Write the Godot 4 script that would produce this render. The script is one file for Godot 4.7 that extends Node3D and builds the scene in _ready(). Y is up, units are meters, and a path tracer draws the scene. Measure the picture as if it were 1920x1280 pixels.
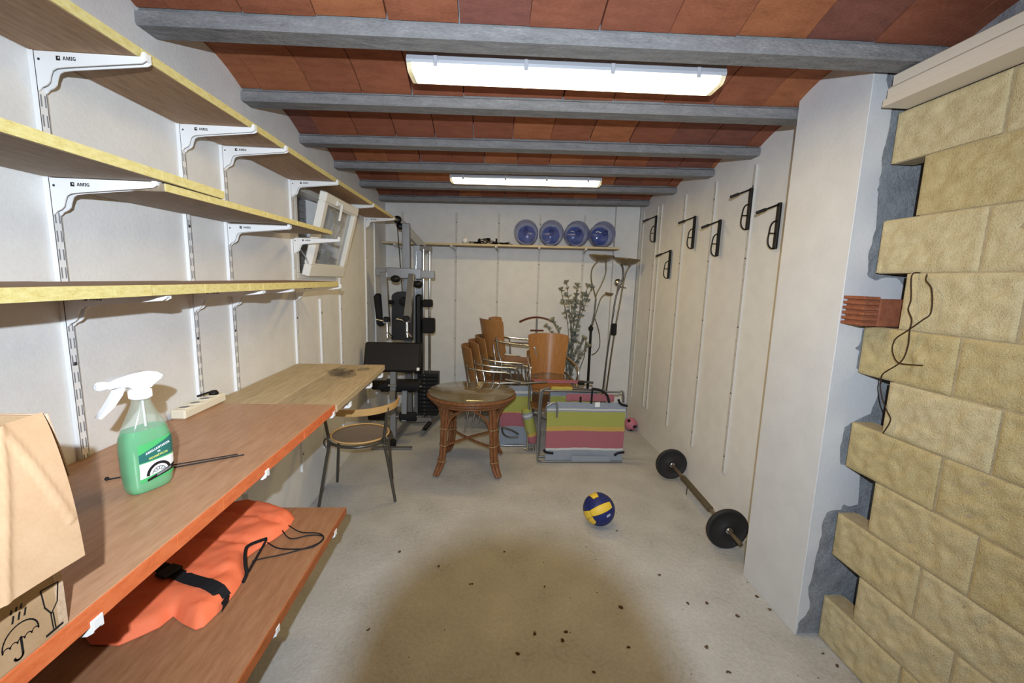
extends Node3D
# A narrow storeroom under a ceiling of concrete joists and curved clay tiles. Metres, y up, the room runs along -z.

var M := {}                      # materials by name
var used := {}                   # how often a name was used at top level
var rng := RandomNumberGenerator.new()

# ---------------------------------------------------------------- shape helpers
func S() -> SurfaceTool:
	var st := SurfaceTool.new()
	st.begin(Mesh.PRIMITIVE_TRIANGLES)
	return st

func vt(st: SurfaceTool, p: Vector3, sg: int, uv := Vector2.ZERO) -> void:
	st.set_smooth_group(sg)
	st.set_uv(uv)
	st.add_vertex(p)

func tri(st: SurfaceTool, a: Vector3, b: Vector3, c: Vector3, out: Vector3, sg := -1) -> void:
	if (b - a).cross(c - a).dot(out) > 0.0:
		vt(st, a, sg); vt(st, c, sg); vt(st, b, sg)
	else:
		vt(st, a, sg); vt(st, b, sg); vt(st, c, sg)

func poly(st: SurfaceTool, pts: Array, out: Vector3, sg := -1) -> void:
	for i in range(1, pts.size() - 1):
		tri(st, pts[0], pts[i], pts[i + 1], out, sg)

# a box with chamfered edges
func box(st: SurfaceTool, c: Vector3, size: Vector3, bev := 0.0, b := Basis()) -> void:
	var h := size * 0.5
	bev = minf(bev, minf(h.x, minf(h.y, h.z)) * 0.9)
	var P := func(axis: int, s: Vector3) -> Vector3:
		var v := Vector3(s.x * (h.x - bev), s.y * (h.y - bev), s.z * (h.z - bev))
		v[axis] = s[axis] * h[axis]
		return c + b * v
	for a in 3:
		var a1 := (a + 1) % 3
		var a2 := (a + 2) % 3
		for s in [-1.0, 1.0]:
			var q := []
			for k in [[-1, -1], [1, -1], [1, 1], [-1, 1]]:
				var v := Vector3.ZERO
				v[a] = s; v[a1] = k[0]; v[a2] = k[1]
				q.append(P.call(a, v))
			var o := Vector3.ZERO
			o[a] = s
			poly(st, q, b * o)
			if bev > 0.0:
				for t in [-1.0, 1.0]:      # the edge between face a,s and face a1,t
					var e := []
					for k in [[a, -1.0], [a, 1.0], [a1, 1.0], [a1, -1.0]]:
						var v := Vector3.ZERO
						v[a] = s; v[a1] = t; v[a2] = k[1]
						e.append(P.call(k[0], v))
					var eo := Vector3.ZERO
					eo[a] = s; eo[a1] = t
					poly(st, e, b * eo)
	if bev > 0.0:
		for x in [-1.0, 1.0]:
			for y in [-1.0, 1.0]:
				for z in [-1.0, 1.0]:
					var v := Vector3(x, y, z)
					tri(st, P.call(0, v), P.call(1, v), P.call(2, v), b * v)

# a box between two corners
func bx(st: SurfaceTool, x0: float, x1: float, y0: float, y1: float, z0: float, z1: float, bev := 0.0) -> void:
	box(st, Vector3(x0 + x1, y0 + y1, z0 + z1) * 0.5, Vector3(absf(x1 - x0), absf(y1 - y0), absf(z1 - z0)), bev)

# a square bar from a to b, w wide and h high
func bar(st: SurfaceTool, a: Vector3, b: Vector3, w: float, h: float, bev := 0.0, up := Vector3.UP) -> void:
	var z := (b - a).normalized()
	if absf(z.dot(up)) > 0.98:
		up = Vector3.BACK
	var x := up.cross(z).normalized()
	box(st, (a + b) * 0.5, Vector3(w, h, a.distance_to(b)), bev, Basis(x, z.cross(x), z))

# a round tube along points; r is one radius or one for each point
func tube(st: SurfaceTool, pts: Array, r, n := 8, closed := false, caps := true) -> void:
	var m := pts.size()
	var rings := []
	var t0: Vector3 = ((pts[1] - pts[0]) as Vector3).normalized()
	var u := t0.cross(Vector3(0.31, 0.85, 0.42)).normalized()
	for i in m:
		var a: Vector3 = pts[(i - 1 + m) % m] if closed or i > 0 else pts[i]
		var c: Vector3 = pts[(i + 1) % m] if closed or i < m - 1 else pts[i]
		var t := (c - a).normalized()
		u = (u - t * u.dot(t)).normalized()
		var v := t.cross(u)
		var rad: float = r[i] if r is Array else r
		var ring := []
		for k in n:
			var ang := TAU * k / n
			ring.append(pts[i] + (u * cos(ang) + v * sin(ang)) * rad)
		rings.append(ring)
	for i in (m if closed else m - 1):
		var A: Array = rings[i]
		var B: Array = rings[(i + 1) % m]
		var shift := 0
		if closed and i == m - 1:
			var best := 1e9
			for k in n:
				var d: float = A[0].distance_to(B[k])
				if d < best:
					best = d; shift = k
		for k in n:
			var k1 := (k + 1) % n
			var o: Vector3 = A[k] + A[k1] - pts[i] * 2.0
			poly(st, [A[k], A[k1], B[(k1 + shift) % n], B[(k + shift) % n]], o, 1)
	if caps and not closed:
		poly(st, rings[0], pts[0] - pts[1])
		poly(st, rings[m - 1], pts[m - 1] - pts[m - 2])

# points of a smooth line through the given points
func curve(pts: Array, step := 6, closed := false) -> Array:
	var out := []
	var m := pts.size()
	for i in (m if closed else m - 1):
		var p0: Vector3 = pts[(i - 1 + m) % m] if closed or i > 0 else pts[i]
		var p1: Vector3 = pts[i]
		var p2: Vector3 = pts[(i + 1) % m]
		var p3: Vector3 = pts[(i + 2) % m] if closed or i < m - 2 else p2
		for k in step:
			out.append(p1.cubic_interpolate(p2, p0, p3, float(k) / step))
	if not closed:
		out.append(pts[m - 1])
	return out

# a turned shape: profile of (radius, height) round the y axis of xf
func lathe(st: SurfaceTool, prof: Array, n := 24, xf := Transform3D(), squash := 1.0) -> void:
	for i in prof.size() - 1:
		var a: Vector2 = prof[i]
		var b: Vector2 = prof[i + 1]
		if a.distance_to(b) < 1e-6:
			continue
		var nrm := Vector2(b.y - a.y, a.x - b.x)
		for k in n:
			var p := []
			for q in [[a, k], [a, k + 1], [b, k + 1], [b, k]]:
				var ang: float = TAU * q[1] / n
				p.append(xf * Vector3(q[0].x * cos(ang), q[0].y, q[0].x * sin(ang) * squash))
			var mid := TAU * (k + 0.5) / n
			var o := xf.basis * Vector3(nrm.x * cos(mid), nrm.y, nrm.x * sin(mid))
			if a.x > 1e-6:
				tri(st, p[0], p[1], p[2], o, 2)
			if b.x > 1e-6:
				tri(st, p[0], p[2], p[3], o, 2)

# an outline in the xy plane of xf, pulled out along its z
func prism(st: SurfaceTool, outline: Array, depth: float, xf := Transform3D(), smooth := false) -> void:
	var pk := PackedVector2Array(outline)
	if Geometry2D.is_polygon_clockwise(pk):
		pk.reverse()
	var ids := Geometry2D.triangulate_polygon(pk)
	for side in [[0.0, -1.0], [depth, 1.0]]:
		for i in range(0, ids.size(), 3):
			var q := []
			for k in 3:
				var v := pk[ids[i + k]]
				q.append(xf * Vector3(v.x, v.y, side[0]))
			tri(st, q[0], q[1], q[2], xf.basis * Vector3(0, 0, side[1] * signf(depth)))
	for i in pk.size():
		var a := pk[i]
		var b := pk[(i + 1) % pk.size()]
		var o := xf.basis * Vector3(b.y - a.y, a.x - b.x, 0)
		poly(st, [xf * Vector3(a.x, a.y, 0), xf * Vector3(b.x, b.y, 0), xf * Vector3(b.x, b.y, depth), xf * Vector3(a.x, a.y, depth)], o, 3 if smooth else -1)

# a sheet of f(u, v) -> Vector3, u and v from 0 to 1
func sheet(st: SurfaceTool, nu: int, nv: int, f: Callable, out: Vector3, sg := 4) -> void:
	for i in nu:
		for j in nv:
			var a: Vector3 = f.call(float(i) / nu, float(j) / nv)
			var b: Vector3 = f.call(float(i + 1) / nu, float(j) / nv)
			var c: Vector3 = f.call(float(i + 1) / nu, float(j + 1) / nv)
			var d: Vector3 = f.call(float(i) / nu, float(j + 1) / nv)
			tri(st, a, b, c, out, sg)
			tri(st, a, c, d, out, sg)

func ball(st: SurfaceTool, c: Vector3, r: Vector3, n := 16, b := Basis()) -> void:
	var prof := []
	for i in n / 2 + 1:
		var t := -PI / 2 + PI * i / (n / 2)
		prof.append(Vector2(maxf(cos(t), 0.0), sin(t)))
	lathe(st, prof, n, Transform3D(b * Basis.from_scale(r), c))

# ---------------------------------------------------------------- object helpers
func numbered(called: String) -> String:
	used[called] = used.get(called, -1) + 1
	return called if used[called] == 0 else "%s_%03d" % [called, used[called]]

func tag(o: Node3D, label: String, category: String, group := "", kind := "") -> Node3D:
	o.set_meta("label", label)
	if category: o.set_meta("category", category)
	if group: o.set_meta("group", group)
	if kind: o.set_meta("kind", kind)
	return o

# a thing: a node at its base; its parts are shaped in the room's own metres
func thing(called: String, label: String, category: String, at := Vector3.ZERO, group := "") -> Node3D:
	var o := Node3D.new()
	o.name = numbered(called)
	o.position = at
	o.set_meta("base", at)
	add_child(o, true)
	return tag(o, label, category, group) as Node3D

func base_of(n: Node) -> Vector3:
	while n and n != self:
		if n.has_meta("base"):
			return n.get_meta("base")
		n = n.get_parent()
	return Vector3.ZERO

# one named mesh; vertices are in room metres and are moved to the thing's base
func obj(called: String, st: SurfaceTool, mat: Material, parent: Node = null, at := Vector3.ZERO) -> MeshInstance3D:
	st.generate_normals()
	var raw := st.commit()
	var o := MeshInstance3D.new()
	var off := at if parent == null else base_of(parent)
	if off != Vector3.ZERO:
		var t := S()
		t.append_from(raw, 0, Transform3D(Basis(), -off))
		raw = t.commit()
	raw.surface_set_material(0, mat)
	o.mesh = raw
	o.cast_shadow = GeometryInstance3D.SHADOW_CASTING_SETTING_ON
	if parent == null:
		o.name = numbered(called)
		o.position = at
		add_child(o, true)
	else:
		o.name = called
		parent.add_child(o, true)
	return o

func struct(called: String, st: SurfaceTool, mat: Material, label: String) -> MeshInstance3D:
	var o := obj(called, st, mat)
	o.set_meta("kind", "structure")
	o.set_meta("label", label)
	return o

# a copy of a thing with its parts, moved by d
func dup(o: Node3D, label: String, at: Vector3, turn := 0.0) -> Node3D:
	var r: Node3D = o.duplicate()
	r.name = numbered(o.name)
	add_child(r, true)
	r.position = at
	r.rotation.y = o.rotation.y + turn
	r.set_meta("label", label)
	return r

# ---------------------------------------------------------------- materials
func col(r: int, g: int, b: int) -> Color:
	return Color(r / 255.0, g / 255.0, b / 255.0)

# two octaves of seamless noise run through a ramp of colours
func noise_image(sd: int, f1: float, f2: float, share: float, ramp: Array, size := 512) -> Image:
	var bytes := []
	for f in [f1, f2]:
		var n := FastNoiseLite.new()
		n.seed = sd
		n.noise_type = FastNoiseLite.TYPE_SIMPLEX_SMOOTH
		n.frequency = f / size
		n.fractal_octaves = 4
		bytes.append(n.get_seamless_image(size, size).get_data())
		sd += 7
	var lut := PackedByteArray()
	for i in 256:
		var t := i / 255.0 * (ramp.size() - 1)
		var k := mini(int(t), ramp.size() - 2)
		var c: Color = (ramp[k] as Color).lerp(ramp[k + 1], t - k)
		lut.append_array([c.r8, c.g8, c.b8])
	var out := PackedByteArray()
	out.resize(size * size * 3)
	var A: PackedByteArray = bytes[0]
	var B: PackedByteArray = bytes[1]
	for i in size * size:
		var v := int(A[i] * (1.0 - share) + B[i] * share) * 3
		out[i * 3] = lut[v]; out[i * 3 + 1] = lut[v + 1]; out[i * 3 + 2] = lut[v + 2]
	return Image.create_from_data(size, size, false, Image.FORMAT_RGB8, out)

func noise_tex(sd: int, f1: float, f2: float, share: float, ramp: Array, size := 512) -> ImageTexture:
	return ImageTexture.create_from_image(noise_image(sd, f1, f2, share, ramp, size))

func bump_tex(sd: int, f1: float, f2: float, share: float, depth: float, size := 512) -> ImageTexture:
	var im := noise_image(sd, f1, f2, share, [Color.BLACK, Color.WHITE], size)
	im.bump_map_to_normal_map(depth)
	return ImageTexture.create_from_image(im)

func mat(called: String, c: Color, rough := 0.6, metal := 0.0) -> StandardMaterial3D:
	var m := StandardMaterial3D.new()
	m.albedo_color = c
	m.roughness = rough
	m.metallic = metal
	m.metallic_specular = 0.4
	M[called] = m
	return m

# a material with a noise texture laid on by its world or own axes; scale is repeats for each metre
func tmat(called: String, tex: Texture2D, scale: Vector3, rough := 0.7, bump: Texture2D = null, strength := 1.0, world := true) -> StandardMaterial3D:
	var m := mat(called, Color.WHITE, rough)
	m.albedo_texture = tex
	m.uv1_triplanar = true
	m.uv1_world_triplanar = world
	m.uv1_scale = scale
	if bump:
		m.normal_enabled = true
		m.normal_texture = bump
		m.normal_scale = strength
	return m

func glass(called: String, c: Color, alpha: float, rough := 0.03) -> StandardMaterial3D:
	var m := mat(called, Color(c.r, c.g, c.b, alpha), rough)
	m.transparency = BaseMaterial3D.TRANSPARENCY_ALPHA
	m.metallic_specular = 0.5
	return m

func make_materials() -> void:
	var fine := bump_tex(3, 40, 120, 0.5, 3.0)
	var coarse := bump_tex(5, 14, 60, 0.4, 6.0)
	tmat("wall", noise_tex(11, 6, 60, 0.35, [col(222, 221, 220), col(230, 229, 227), col(236, 235, 233)]), Vector3.ONE * 0.9, 0.6, fine, 0.13)
	tmat("pier", noise_tex(12, 5, 50, 0.3, [col(204, 205, 208), col(211, 212, 215), col(217, 218, 221)]), Vector3.ONE * 0.9, 0.55, fine, 0.12)
	tmat("floor", noise_tex(21, 5, 70, 0.45, [col(156, 153, 149), col(178, 177, 175), col(189, 188, 187), col(202, 201, 200)], 1024), Vector3.ONE * 0.55, 0.62, fine, 0.35)
	tmat("concrete", noise_tex(31, 8, 50, 0.5, [col(96, 96, 98), col(124, 124, 125), col(140, 140, 141), col(170, 169, 168)]), Vector3(0.8, 3, 3), 0.8, coarse, 0.5)
	tmat("mortar", noise_tex(33, 6, 40, 0.4, [col(112, 114, 119), col(142, 145, 150), col(168, 170, 174)]), Vector3.ONE * 1.6, 0.85, coarse, 0.6)
	var clay := [[col(112, 64, 45), col(147, 88, 62), col(166, 103, 74)], [col(118, 68, 50), col(139, 83, 62), col(158, 98, 75)], [col(98, 60, 54), col(128, 80, 68), col(144, 92, 77)], [col(128, 76, 48), col(162, 100, 66), col(180, 116, 80)]]
	for i in 4:
		tmat("clay_%d" % i, noise_tex(40 + i, 6, 46, 0.45, clay[i]), Vector3(0.9, 2.5, 3.5), 0.75, fine, 0.5)
	var rock := bump_tex(7, 60, 150, 0.55, 6.0)
	var sand := [[col(142, 122, 80), col(188, 171, 128), col(204, 188, 146), col(228, 218, 184)], [col(138, 117, 74), col(183, 165, 120), col(198, 182, 138), col(224, 212, 174)], [col(148, 130, 90), col(192, 177, 138), col(208, 194, 156), col(230, 222, 192)]]
	for i in 3:
		tmat("stone_%d" % i, noise_tex(50 + i, 11, 130, 0.62, sand[i]), Vector3.ONE * 1.7, 0.9, rock, 0.85)
	tmat("joint", noise_tex(54, 9, 90, 0.55, [col(150, 134, 104), col(172, 156, 126), col(186, 172, 144)]), Vector3.ONE * 2, 0.9)
	tmat("brick", noise_tex(57, 8, 60, 0.5, [col(118, 66, 46), col(146, 88, 62), col(166, 110, 82)]), Vector3(3, 3, 3), 0.8, fine, 0.6)
	# timber, the grain along z
	tmat("bench", noise_tex(61, 7, 30, 0.35, [col(154, 112, 82), col(174, 131, 99), col(184, 142, 110), col(196, 155, 122)]), Vector3(5, 5, 0.8), 0.36, fine, 0.1)
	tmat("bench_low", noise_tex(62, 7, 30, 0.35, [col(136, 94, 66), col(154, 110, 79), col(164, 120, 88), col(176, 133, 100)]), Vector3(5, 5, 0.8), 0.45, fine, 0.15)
	tmat("orange_edge", noise_tex(63, 8, 40, 0.4, [col(196, 96, 52), col(220, 114, 66), col(230, 134, 84)]), Vector3(6, 6, 2), 0.5)
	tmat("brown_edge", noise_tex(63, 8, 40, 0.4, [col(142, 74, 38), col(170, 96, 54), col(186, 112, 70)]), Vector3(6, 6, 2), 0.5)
	tmat("shelf_ply", noise_tex(64, 8, 34, 0.4, [col(112, 82, 56), col(146, 112, 80), col(160, 127, 94), col(182, 152, 118)]), Vector3(6, 6, 0.9), 0.6, fine, 0.2)
	tmat("shelf_grey", noise_tex(65, 8, 34, 0.4, [col(124, 106, 88), col(150, 134, 116), col(172, 156, 136)]), Vector3(6, 6, 0.9), 0.65, fine, 0.2)
	tmat("yellow_edge", noise_tex(66, 10, 60, 0.5, [col(168, 148, 84), col(212, 196, 126), col(224, 212, 150), col(232, 224, 176)]), Vector3(8, 8, 3), 0.55)
	for i in 3:
		tmat("plank_%d" % i, noise_tex(70 + i, 6, 26, 0.4, [[col(158, 138, 106), col(188, 168, 134), col(204, 186, 154)], [col(168, 147, 114), col(196, 176, 142), col(212, 196, 164)], [col(148, 130, 102), col(178, 159, 127), col(198, 180, 148)]][i]), Vector3(9, 9, 0.9), 0.65, fine, 0.3)
	tmat("card", noise_tex(80, 5, 70, 0.3, [col(172, 138, 104), col(188, 154, 120), col(198, 166, 132)]), Vector3.ONE * 2.2, 0.75)
	tmat("card_dark", noise_tex(81, 5, 70, 0.3, [col(164, 132, 96), col(180, 148, 112), col(192, 160, 124)]), Vector3.ONE * 2.2, 0.75)
	tmat("card_edge", noise_tex(82, 30, 90, 0.5, [col(172, 142, 112), col(200, 172, 144), col(214, 190, 164)]), Vector3.ONE * 3, 0.8)
	mat("white_metal", col(240, 240, 240), 0.35)
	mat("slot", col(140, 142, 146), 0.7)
	mat("rail_paint", col(214, 210, 203), 0.5)
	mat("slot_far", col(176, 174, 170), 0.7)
	mat("screw", col(70, 70, 74), 0.4, 0.6)
	mat("ink", col(28, 26, 28), 0.6)
	mat("black", col(20, 20, 22), 0.5)
	mat("soft_black", col(26, 26, 30), 0.85)
	mat("vinyl", col(30, 26, 25), 0.45)
	mat("chrome", col(206, 208, 210), 0.18, 1.0)
	mat("steel", col(150, 152, 156), 0.32, 0.75)
	mat("dark_steel", col(104, 102, 98), 0.35, 0.8)
	mat("grey_paint", col(136, 138, 142), 0.4, 0.3)
	mat("fixture", col(172, 176, 184), 0.5)
	mat("batten", col(226, 214, 196), 0.55)
	mat("pvc", col(238, 236, 230), 0.3)
	mat("ivory", col(236, 228, 206), 0.4)
func aim() -> Basis:
	return Basis(Vector3.UP, deg_to_rad(-3.52)) * Basis(Vector3.RIGHT, deg_to_rad(-8.3)) * Basis(Vector3.BACK, deg_to_rad(1.75))

func _ready() -> void:
	rng.seed = 20240
	# ---- camera, sky, exposure, the photographer's flash
	var cam := Camera3D.new()
	cam.name = "camera"
	cam.fov = rad_to_deg(2.0 * atan(640.0 / 798.0))
	cam.near = 0.04
	cam.far = 60.0
	cam.transform = Transform3D(aim(), Vector3(0, 1.6, 0))
	add_child(cam)
	cam.make_current()
	var env := Environment.new()
	env.tonemap_mode = Environment.TONE_MAPPER_LINEAR
	env.tonemap_exposure = 1.0
	env.background_mode = Environment.BG_SKY
	var sm := ProceduralSkyMaterial.new()
	sm.sky_top_color = col(150, 176, 214)
	sm.sky_horizon_color = col(206, 216, 230)
	sm.ground_bottom_color = col(110, 108, 104)
	sm.ground_horizon_color = col(190, 196, 204)
	var sky := Sky.new()
	sky.sky_material = sm
	env.sky = sky
	env.background_energy_multiplier = SKY
	env.sdfgi_enabled = true
	env.ssao_enabled = true
	env.ssil_enabled = true
	var we := WorldEnvironment.new()
	we.environment = env
	add_child(we)
	var flash := SpotLight3D.new()
	flash.name = "flash_light"
	flash.transform = cam.transform * Transform3D(Basis(), FLASH_AT)
	flash.light_color = FLASH_COL
	flash.light_energy = FLASH_E
	flash.light_size = 0.009
	flash.spot_angle = 70.0
	flash.spot_angle_attenuation = 1.0
	flash.spot_range = 20.0
	flash.spot_attenuation = 2.0
	flash.shadow_enabled = true
	add_child(flash)
	make_materials()
	make_materials_more()
	setting()
	left_wall_shelving()
	worktops()
	lamps_on_ceiling()
	bench_things()
	right_side_things()
	furniture()
	loungers()
	gym()
	back_corner()
	photo_camera(cam.transform)
	for n in get_children():
		if n.has_meta("base"):
			n.remove_meta("base")

const SKY := 0.2
const FLASH_AT := Vector3(0, 0.151, 0.16)
const FLASH_COL := Color(0.90, 0.95, 1.0)
const FLASH_E := 6.3
const TUBE_COL := Color(1.0, 0.84, 0.45)

# ---------------------------------------------------------------- the room
var ZL := [1.38, 0.76, 0.14, -0.48, -1.11, -1.74, -2.36, -3.0, -3.61, -4.27, -4.98]   # back lower arris of each joist at the left wall ...
var ZR := [1.42, 0.81, 0.19, -0.42, -1.03, -1.645, -2.2, -2.8, -3.34, -3.98, -4.63]   # ... and at the right wall
const XA := -1.2
const XB := 1.68

func zj(j: int, x: float) -> float:
	if j >= ZL.size():
		return lerpf(-5.42, -5.0, (x - XA) / (XB - XA))
	return lerpf(ZL[j], ZR[j], (x - XA) / (XB - XA))

func back_z(x: float) -> float:
	return -5.2 + (x - XA) * 0.34 / 2.88

func setting() -> void:
	var st := S()
	bx(st, -1.5, 2.2, -0.2, 0.0, -5.7, 3.6)
	struct("floor", st, M.floor, "bare grey concrete floor with dust and small crumbs of dirt")
	# left wall with its window opening
	st = S()
	bx(st, -1.45, XA, 0, 2.62, -5.6, -3.52)
	bx(st, -1.45, XA, 0, 2.62, -2.8, 1.7)
	bx(st, -1.45, XA, 0, 1.56, -3.52, -2.8)
	bx(st, -1.45, XA, 2.16, 2.62, -3.52, -2.8)
	struct("wall_left", st, M.wall, "white left wall carrying the yellow edged shelves")
	st = S()
	var k := atan2(0.34, 2.88)
	box(st, Vector3(0.24, 1.31, back_z(0.24) - 0.1), Vector3(3.4, 2.62, 0.2), 0.0, Basis(Vector3.UP, -k))
	struct("wall_back", st, M.wall, "white back wall behind the gym and the stacked chairs")
	st = S()
	bx(st, XB, 1.95, 0, 2.62, -5.3, -1.95)
	struct("wall_right", st, M.wall, "white right wall with six black hooks and thin slotted rails")
	st = S()
	box(st, Vector3(1.55, 1.3, -4.86), Vector3(0.26, 2.6, 0.14), 0.004, Basis(Vector3.UP, -k))
	struct("trim_1", st, M.wall, "shallow white boxed pilaster in the far right corner")
	# the pier: grey mortar core under a ragged coat of white plaster
	var pier := Node3D.new()
	pier.name = "wall_pier"
	add_child(pier)
	pier.set_meta("kind", "structure")
	pier.set_meta("label", "white plastered pier jutting out of the right wall beside the stone blocks")
	st = S()
	bx(st, 1.474, 1.95, 0, 2.56, -2.09, -1.694)
	obj("core", st, M.mortar, pier)
	st = S()
	bx(st, 1.466, 1.474, 0, 2.55, -2.094, -1.686, 0.002)
	obj("side_plaster", st, M.pier, pier)
	# right edge of the plaster on the end face, from the ceiling down: [x, y]
	var edge := [[1.518, 2.52], [1.52, 2.405], [1.56, 2.31], [1.557, 2.19], [1.55, 2.14], [1.556, 2.06], [1.549, 2.0], [1.556, 1.97], [1.568, 1.845], [1.553, 1.76], [1.559, 1.695], [1.566, 1.655], [1.6, 1.64], [1.64, 1.654], [1.689, 1.654], [1.728, 1.624], [1.727, 1.5], [1.63, 1.443], [1.575, 1.44], [1.571, 1.37], [1.556, 1.355], [1.576, 1.345], [1.574, 1.27], [1.62, 1.245], [1.69, 1.226], [1.689, 1.155], [1.671, 1.071], [1.625, 1.05], [1.599, 1.034], [1.561, 1.01], [1.553, 0.92], [1.567, 0.839], [1.62, 0.83], [1.664, 0.802], [1.678, 0.65], [1.64, 0.64], [1.61, 0.65], [1.604, 0.625], [1.56, 0.622], [1.538, 0.612], [1.523, 0.55], [1.529, 0.5], [1.519, 0.42], [1.514, 0.351], [1.501, 0.243], [1.521, 0.134], [1.5, 0.09], [1.478, 0.06], [1.474, 0.0]]
	var line := [Vector2(1.468, 0.0), Vector2(1.468, 2.52)]
	for i in edge.size():
		line.append(Vector2(edge[i][0], edge[i][1]))
		if i < edge.size() - 1:
			var a := Vector2(edge[i][0], edge[i][1])
			var b := Vector2(edge[i + 1][0], edge[i + 1][1])
			for t in [0.35, 0.7]:
				line.append(a.lerp(b, t) + Vector2(rng.randf_range(-0.004, 0.004), 0))
	st = S()
	prism(st, line, 0.006, Transform3D(Basis(), Vector3(0, 0, -1.694)))
	obj("end_plaster", st, M.pier, pier)
	stone_wall()
	# cream batten over the blocks
	st = S()
	var prof := [Vector2(1.475, 2.285), Vector2(1.58, 2.285), Vector2(1.58, 2.405), Vector2(1.515, 2.405), Vector2(1.505, 2.398), Vector2(1.505, 2.362), Vector2(1.498, 2.358), Vector2(1.49, 2.35), Vector2(1.49, 2.318), Vector2(1.478, 2.312)]
	prism(st, prof, 3.2, Transform3D(Basis(), Vector3(0, 0, -1.64)))
	struct("trim_2", st, M.batten, "cream stepped batten running along the top of the stone blocks")
	ceiling()
	# front wall round the open garage door, behind the photographer
	st = S()
	bx(st, -1.45, -0.95, 0, 2.62, 1.5, 1.7)
	bx(st, 1.3, 2.1, 0, 2.62, 1.5, 1.7)
	bx(st, -0.95, 1.3, 2.1, 2.62, 1.5, 1.7)
	struct("wall_front", st, M.wall, "white front wall round the open doorway behind the camera")
	# window: closed shutter, fixed frame, sash tilted into the room
	var w := Node3D.new()
	w.name = "window_1"
	add_child(w)
	w.set_meta("kind", "structure")
	w.set_meta("label", "small white window in the left wall with its sash tilted into the room")
	st = S()
	for i in 12:
		bx(st, -1.435, -1.42, 1.565 + i * 0.0495, 1.612 + i * 0.0495, -3.51, -2.81, 0.003)
	obj("shutter", st, mat("shutter", col(150, 150, 152), 0.6), w)
	st = S()
	for q in [[1.56, 1.60, -3.52, -2.8], [2.12, 2.16, -3.52, -2.8], [1.6, 2.12, -3.52, -3.48], [1.6, 2.12, -2.84, -2.8]]:
		bx(st, -1.27, -1.2, q[0], q[1], q[2], q[3], 0.004)
	obj("window_frame", st, M.pvc, w)
	var low := Vector3(-1.175, 1.585, -3.17)
	var lean := Basis(Vector3.BACK, -atan2(0.135, 0.53))
	var sash := Node3D.new()
	sash.name = "sash"
	sash.transform = Transform3D(lean, low)
	w.add_child(sash)
	var sashes := [[0.0, 0.075, -0.335, 0.335], [0.485, 0.545, -0.335, 0.335], [0.075, 0.485, -0.335, -0.275], [0.075, 0.485, 0.275, 0.335]]
	st = S()
	for q in sashes:
		bx(st, -0.018, 0.03, q[0], q[1], q[2], q[3], 0.006)
	for q in [[0.075, 0.085, -0.275, 0.275], [0.475, 0.485, -0.275, 0.275], [0.085, 0.475, -0.275, -0.265], [0.085, 0.475, 0.265, 0.275]]:
		bx(st, 0.0, 0.02, q[0], q[1], q[2], q[3], 0.003)
	obj("sash_frame", st, M.pvc, sash)
	st = S()
	bx(st, -0.006, 0.0, 0.07, 0.49, -0.28, 0.28)
	obj("pane", st, glass("window_glass", col(150, 160, 170), 0.22), sash)
	st = S()
	bx(st, 0.03, 0.04, 0.49, 0.525, 0.10, 0.15, 0.003)
	tube(st, [Vector3(0.04, 0.507, 0.125), Vector3(0.06, 0.507, 0.125), Vector3(0.064, 0.40, 0.125)], 0.009, 8)
	obj("handle", st, M.pvc, sash)
	st = S()
	tube(st, [Vector3(-1.21, 1.78, -2.832), Vector3(-1.16, 1.70, -2.835), Vector3(-1.145, 1.66, -2.838)], 0.006, 6)
	tube(st, [Vector3(-1.21, 1.88, -2.832), Vector3(-1.125, 1.79, -2.838)], 0.005, 6)
	obj("stay_arm", st, M.steel, w)

func stone_wall() -> void:
	var wall := Node3D.new()
	wall.name = "wall_right_front"
	add_child(wall)
	wall.set_meta("kind", "structure")
	wall.set_meta("label", "wall of split yellow stone blocks with a toothed end beside the white pier")
	var st := S()
	bx(st, 1.66, 2.1, 0, 2.62, -1.52, 1.7)
	bx(st, 1.74, 2.1, 0, 2.62, -1.70, -1.5)
	obj("backing", st, M.mortar, wall)
	var joint := S()
	# course tops from the floor up
	var top := [0.213, 0.417, 0.622, 0.838, 1.042, 1.252, 1.455, 1.668, 1.876, 2.09, 2.282]
	var y0 := 0.0
	for r in top.size():
		var y1: float = top[r]
		var z: float = -1.675 if r % 2 == 0 else -1.532
		z += rng.randf_range(-0.006, 0.006)
		if r == 8: z = -1.668
		bx(joint, 1.580, 1.66, y0, y1, z + 0.01, 1.4)
		while z < 1.2:
			var z1 := z + 0.364
			if z + 0.36 > 1.2: z1 = 1.3
			block(wall, r, y0 + 0.0025, y1 - 0.0025, z, z1)
			z = z1 + 0.007
		y0 = y1
	obj("mortar_joint", joint, M.joint, wall)

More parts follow.
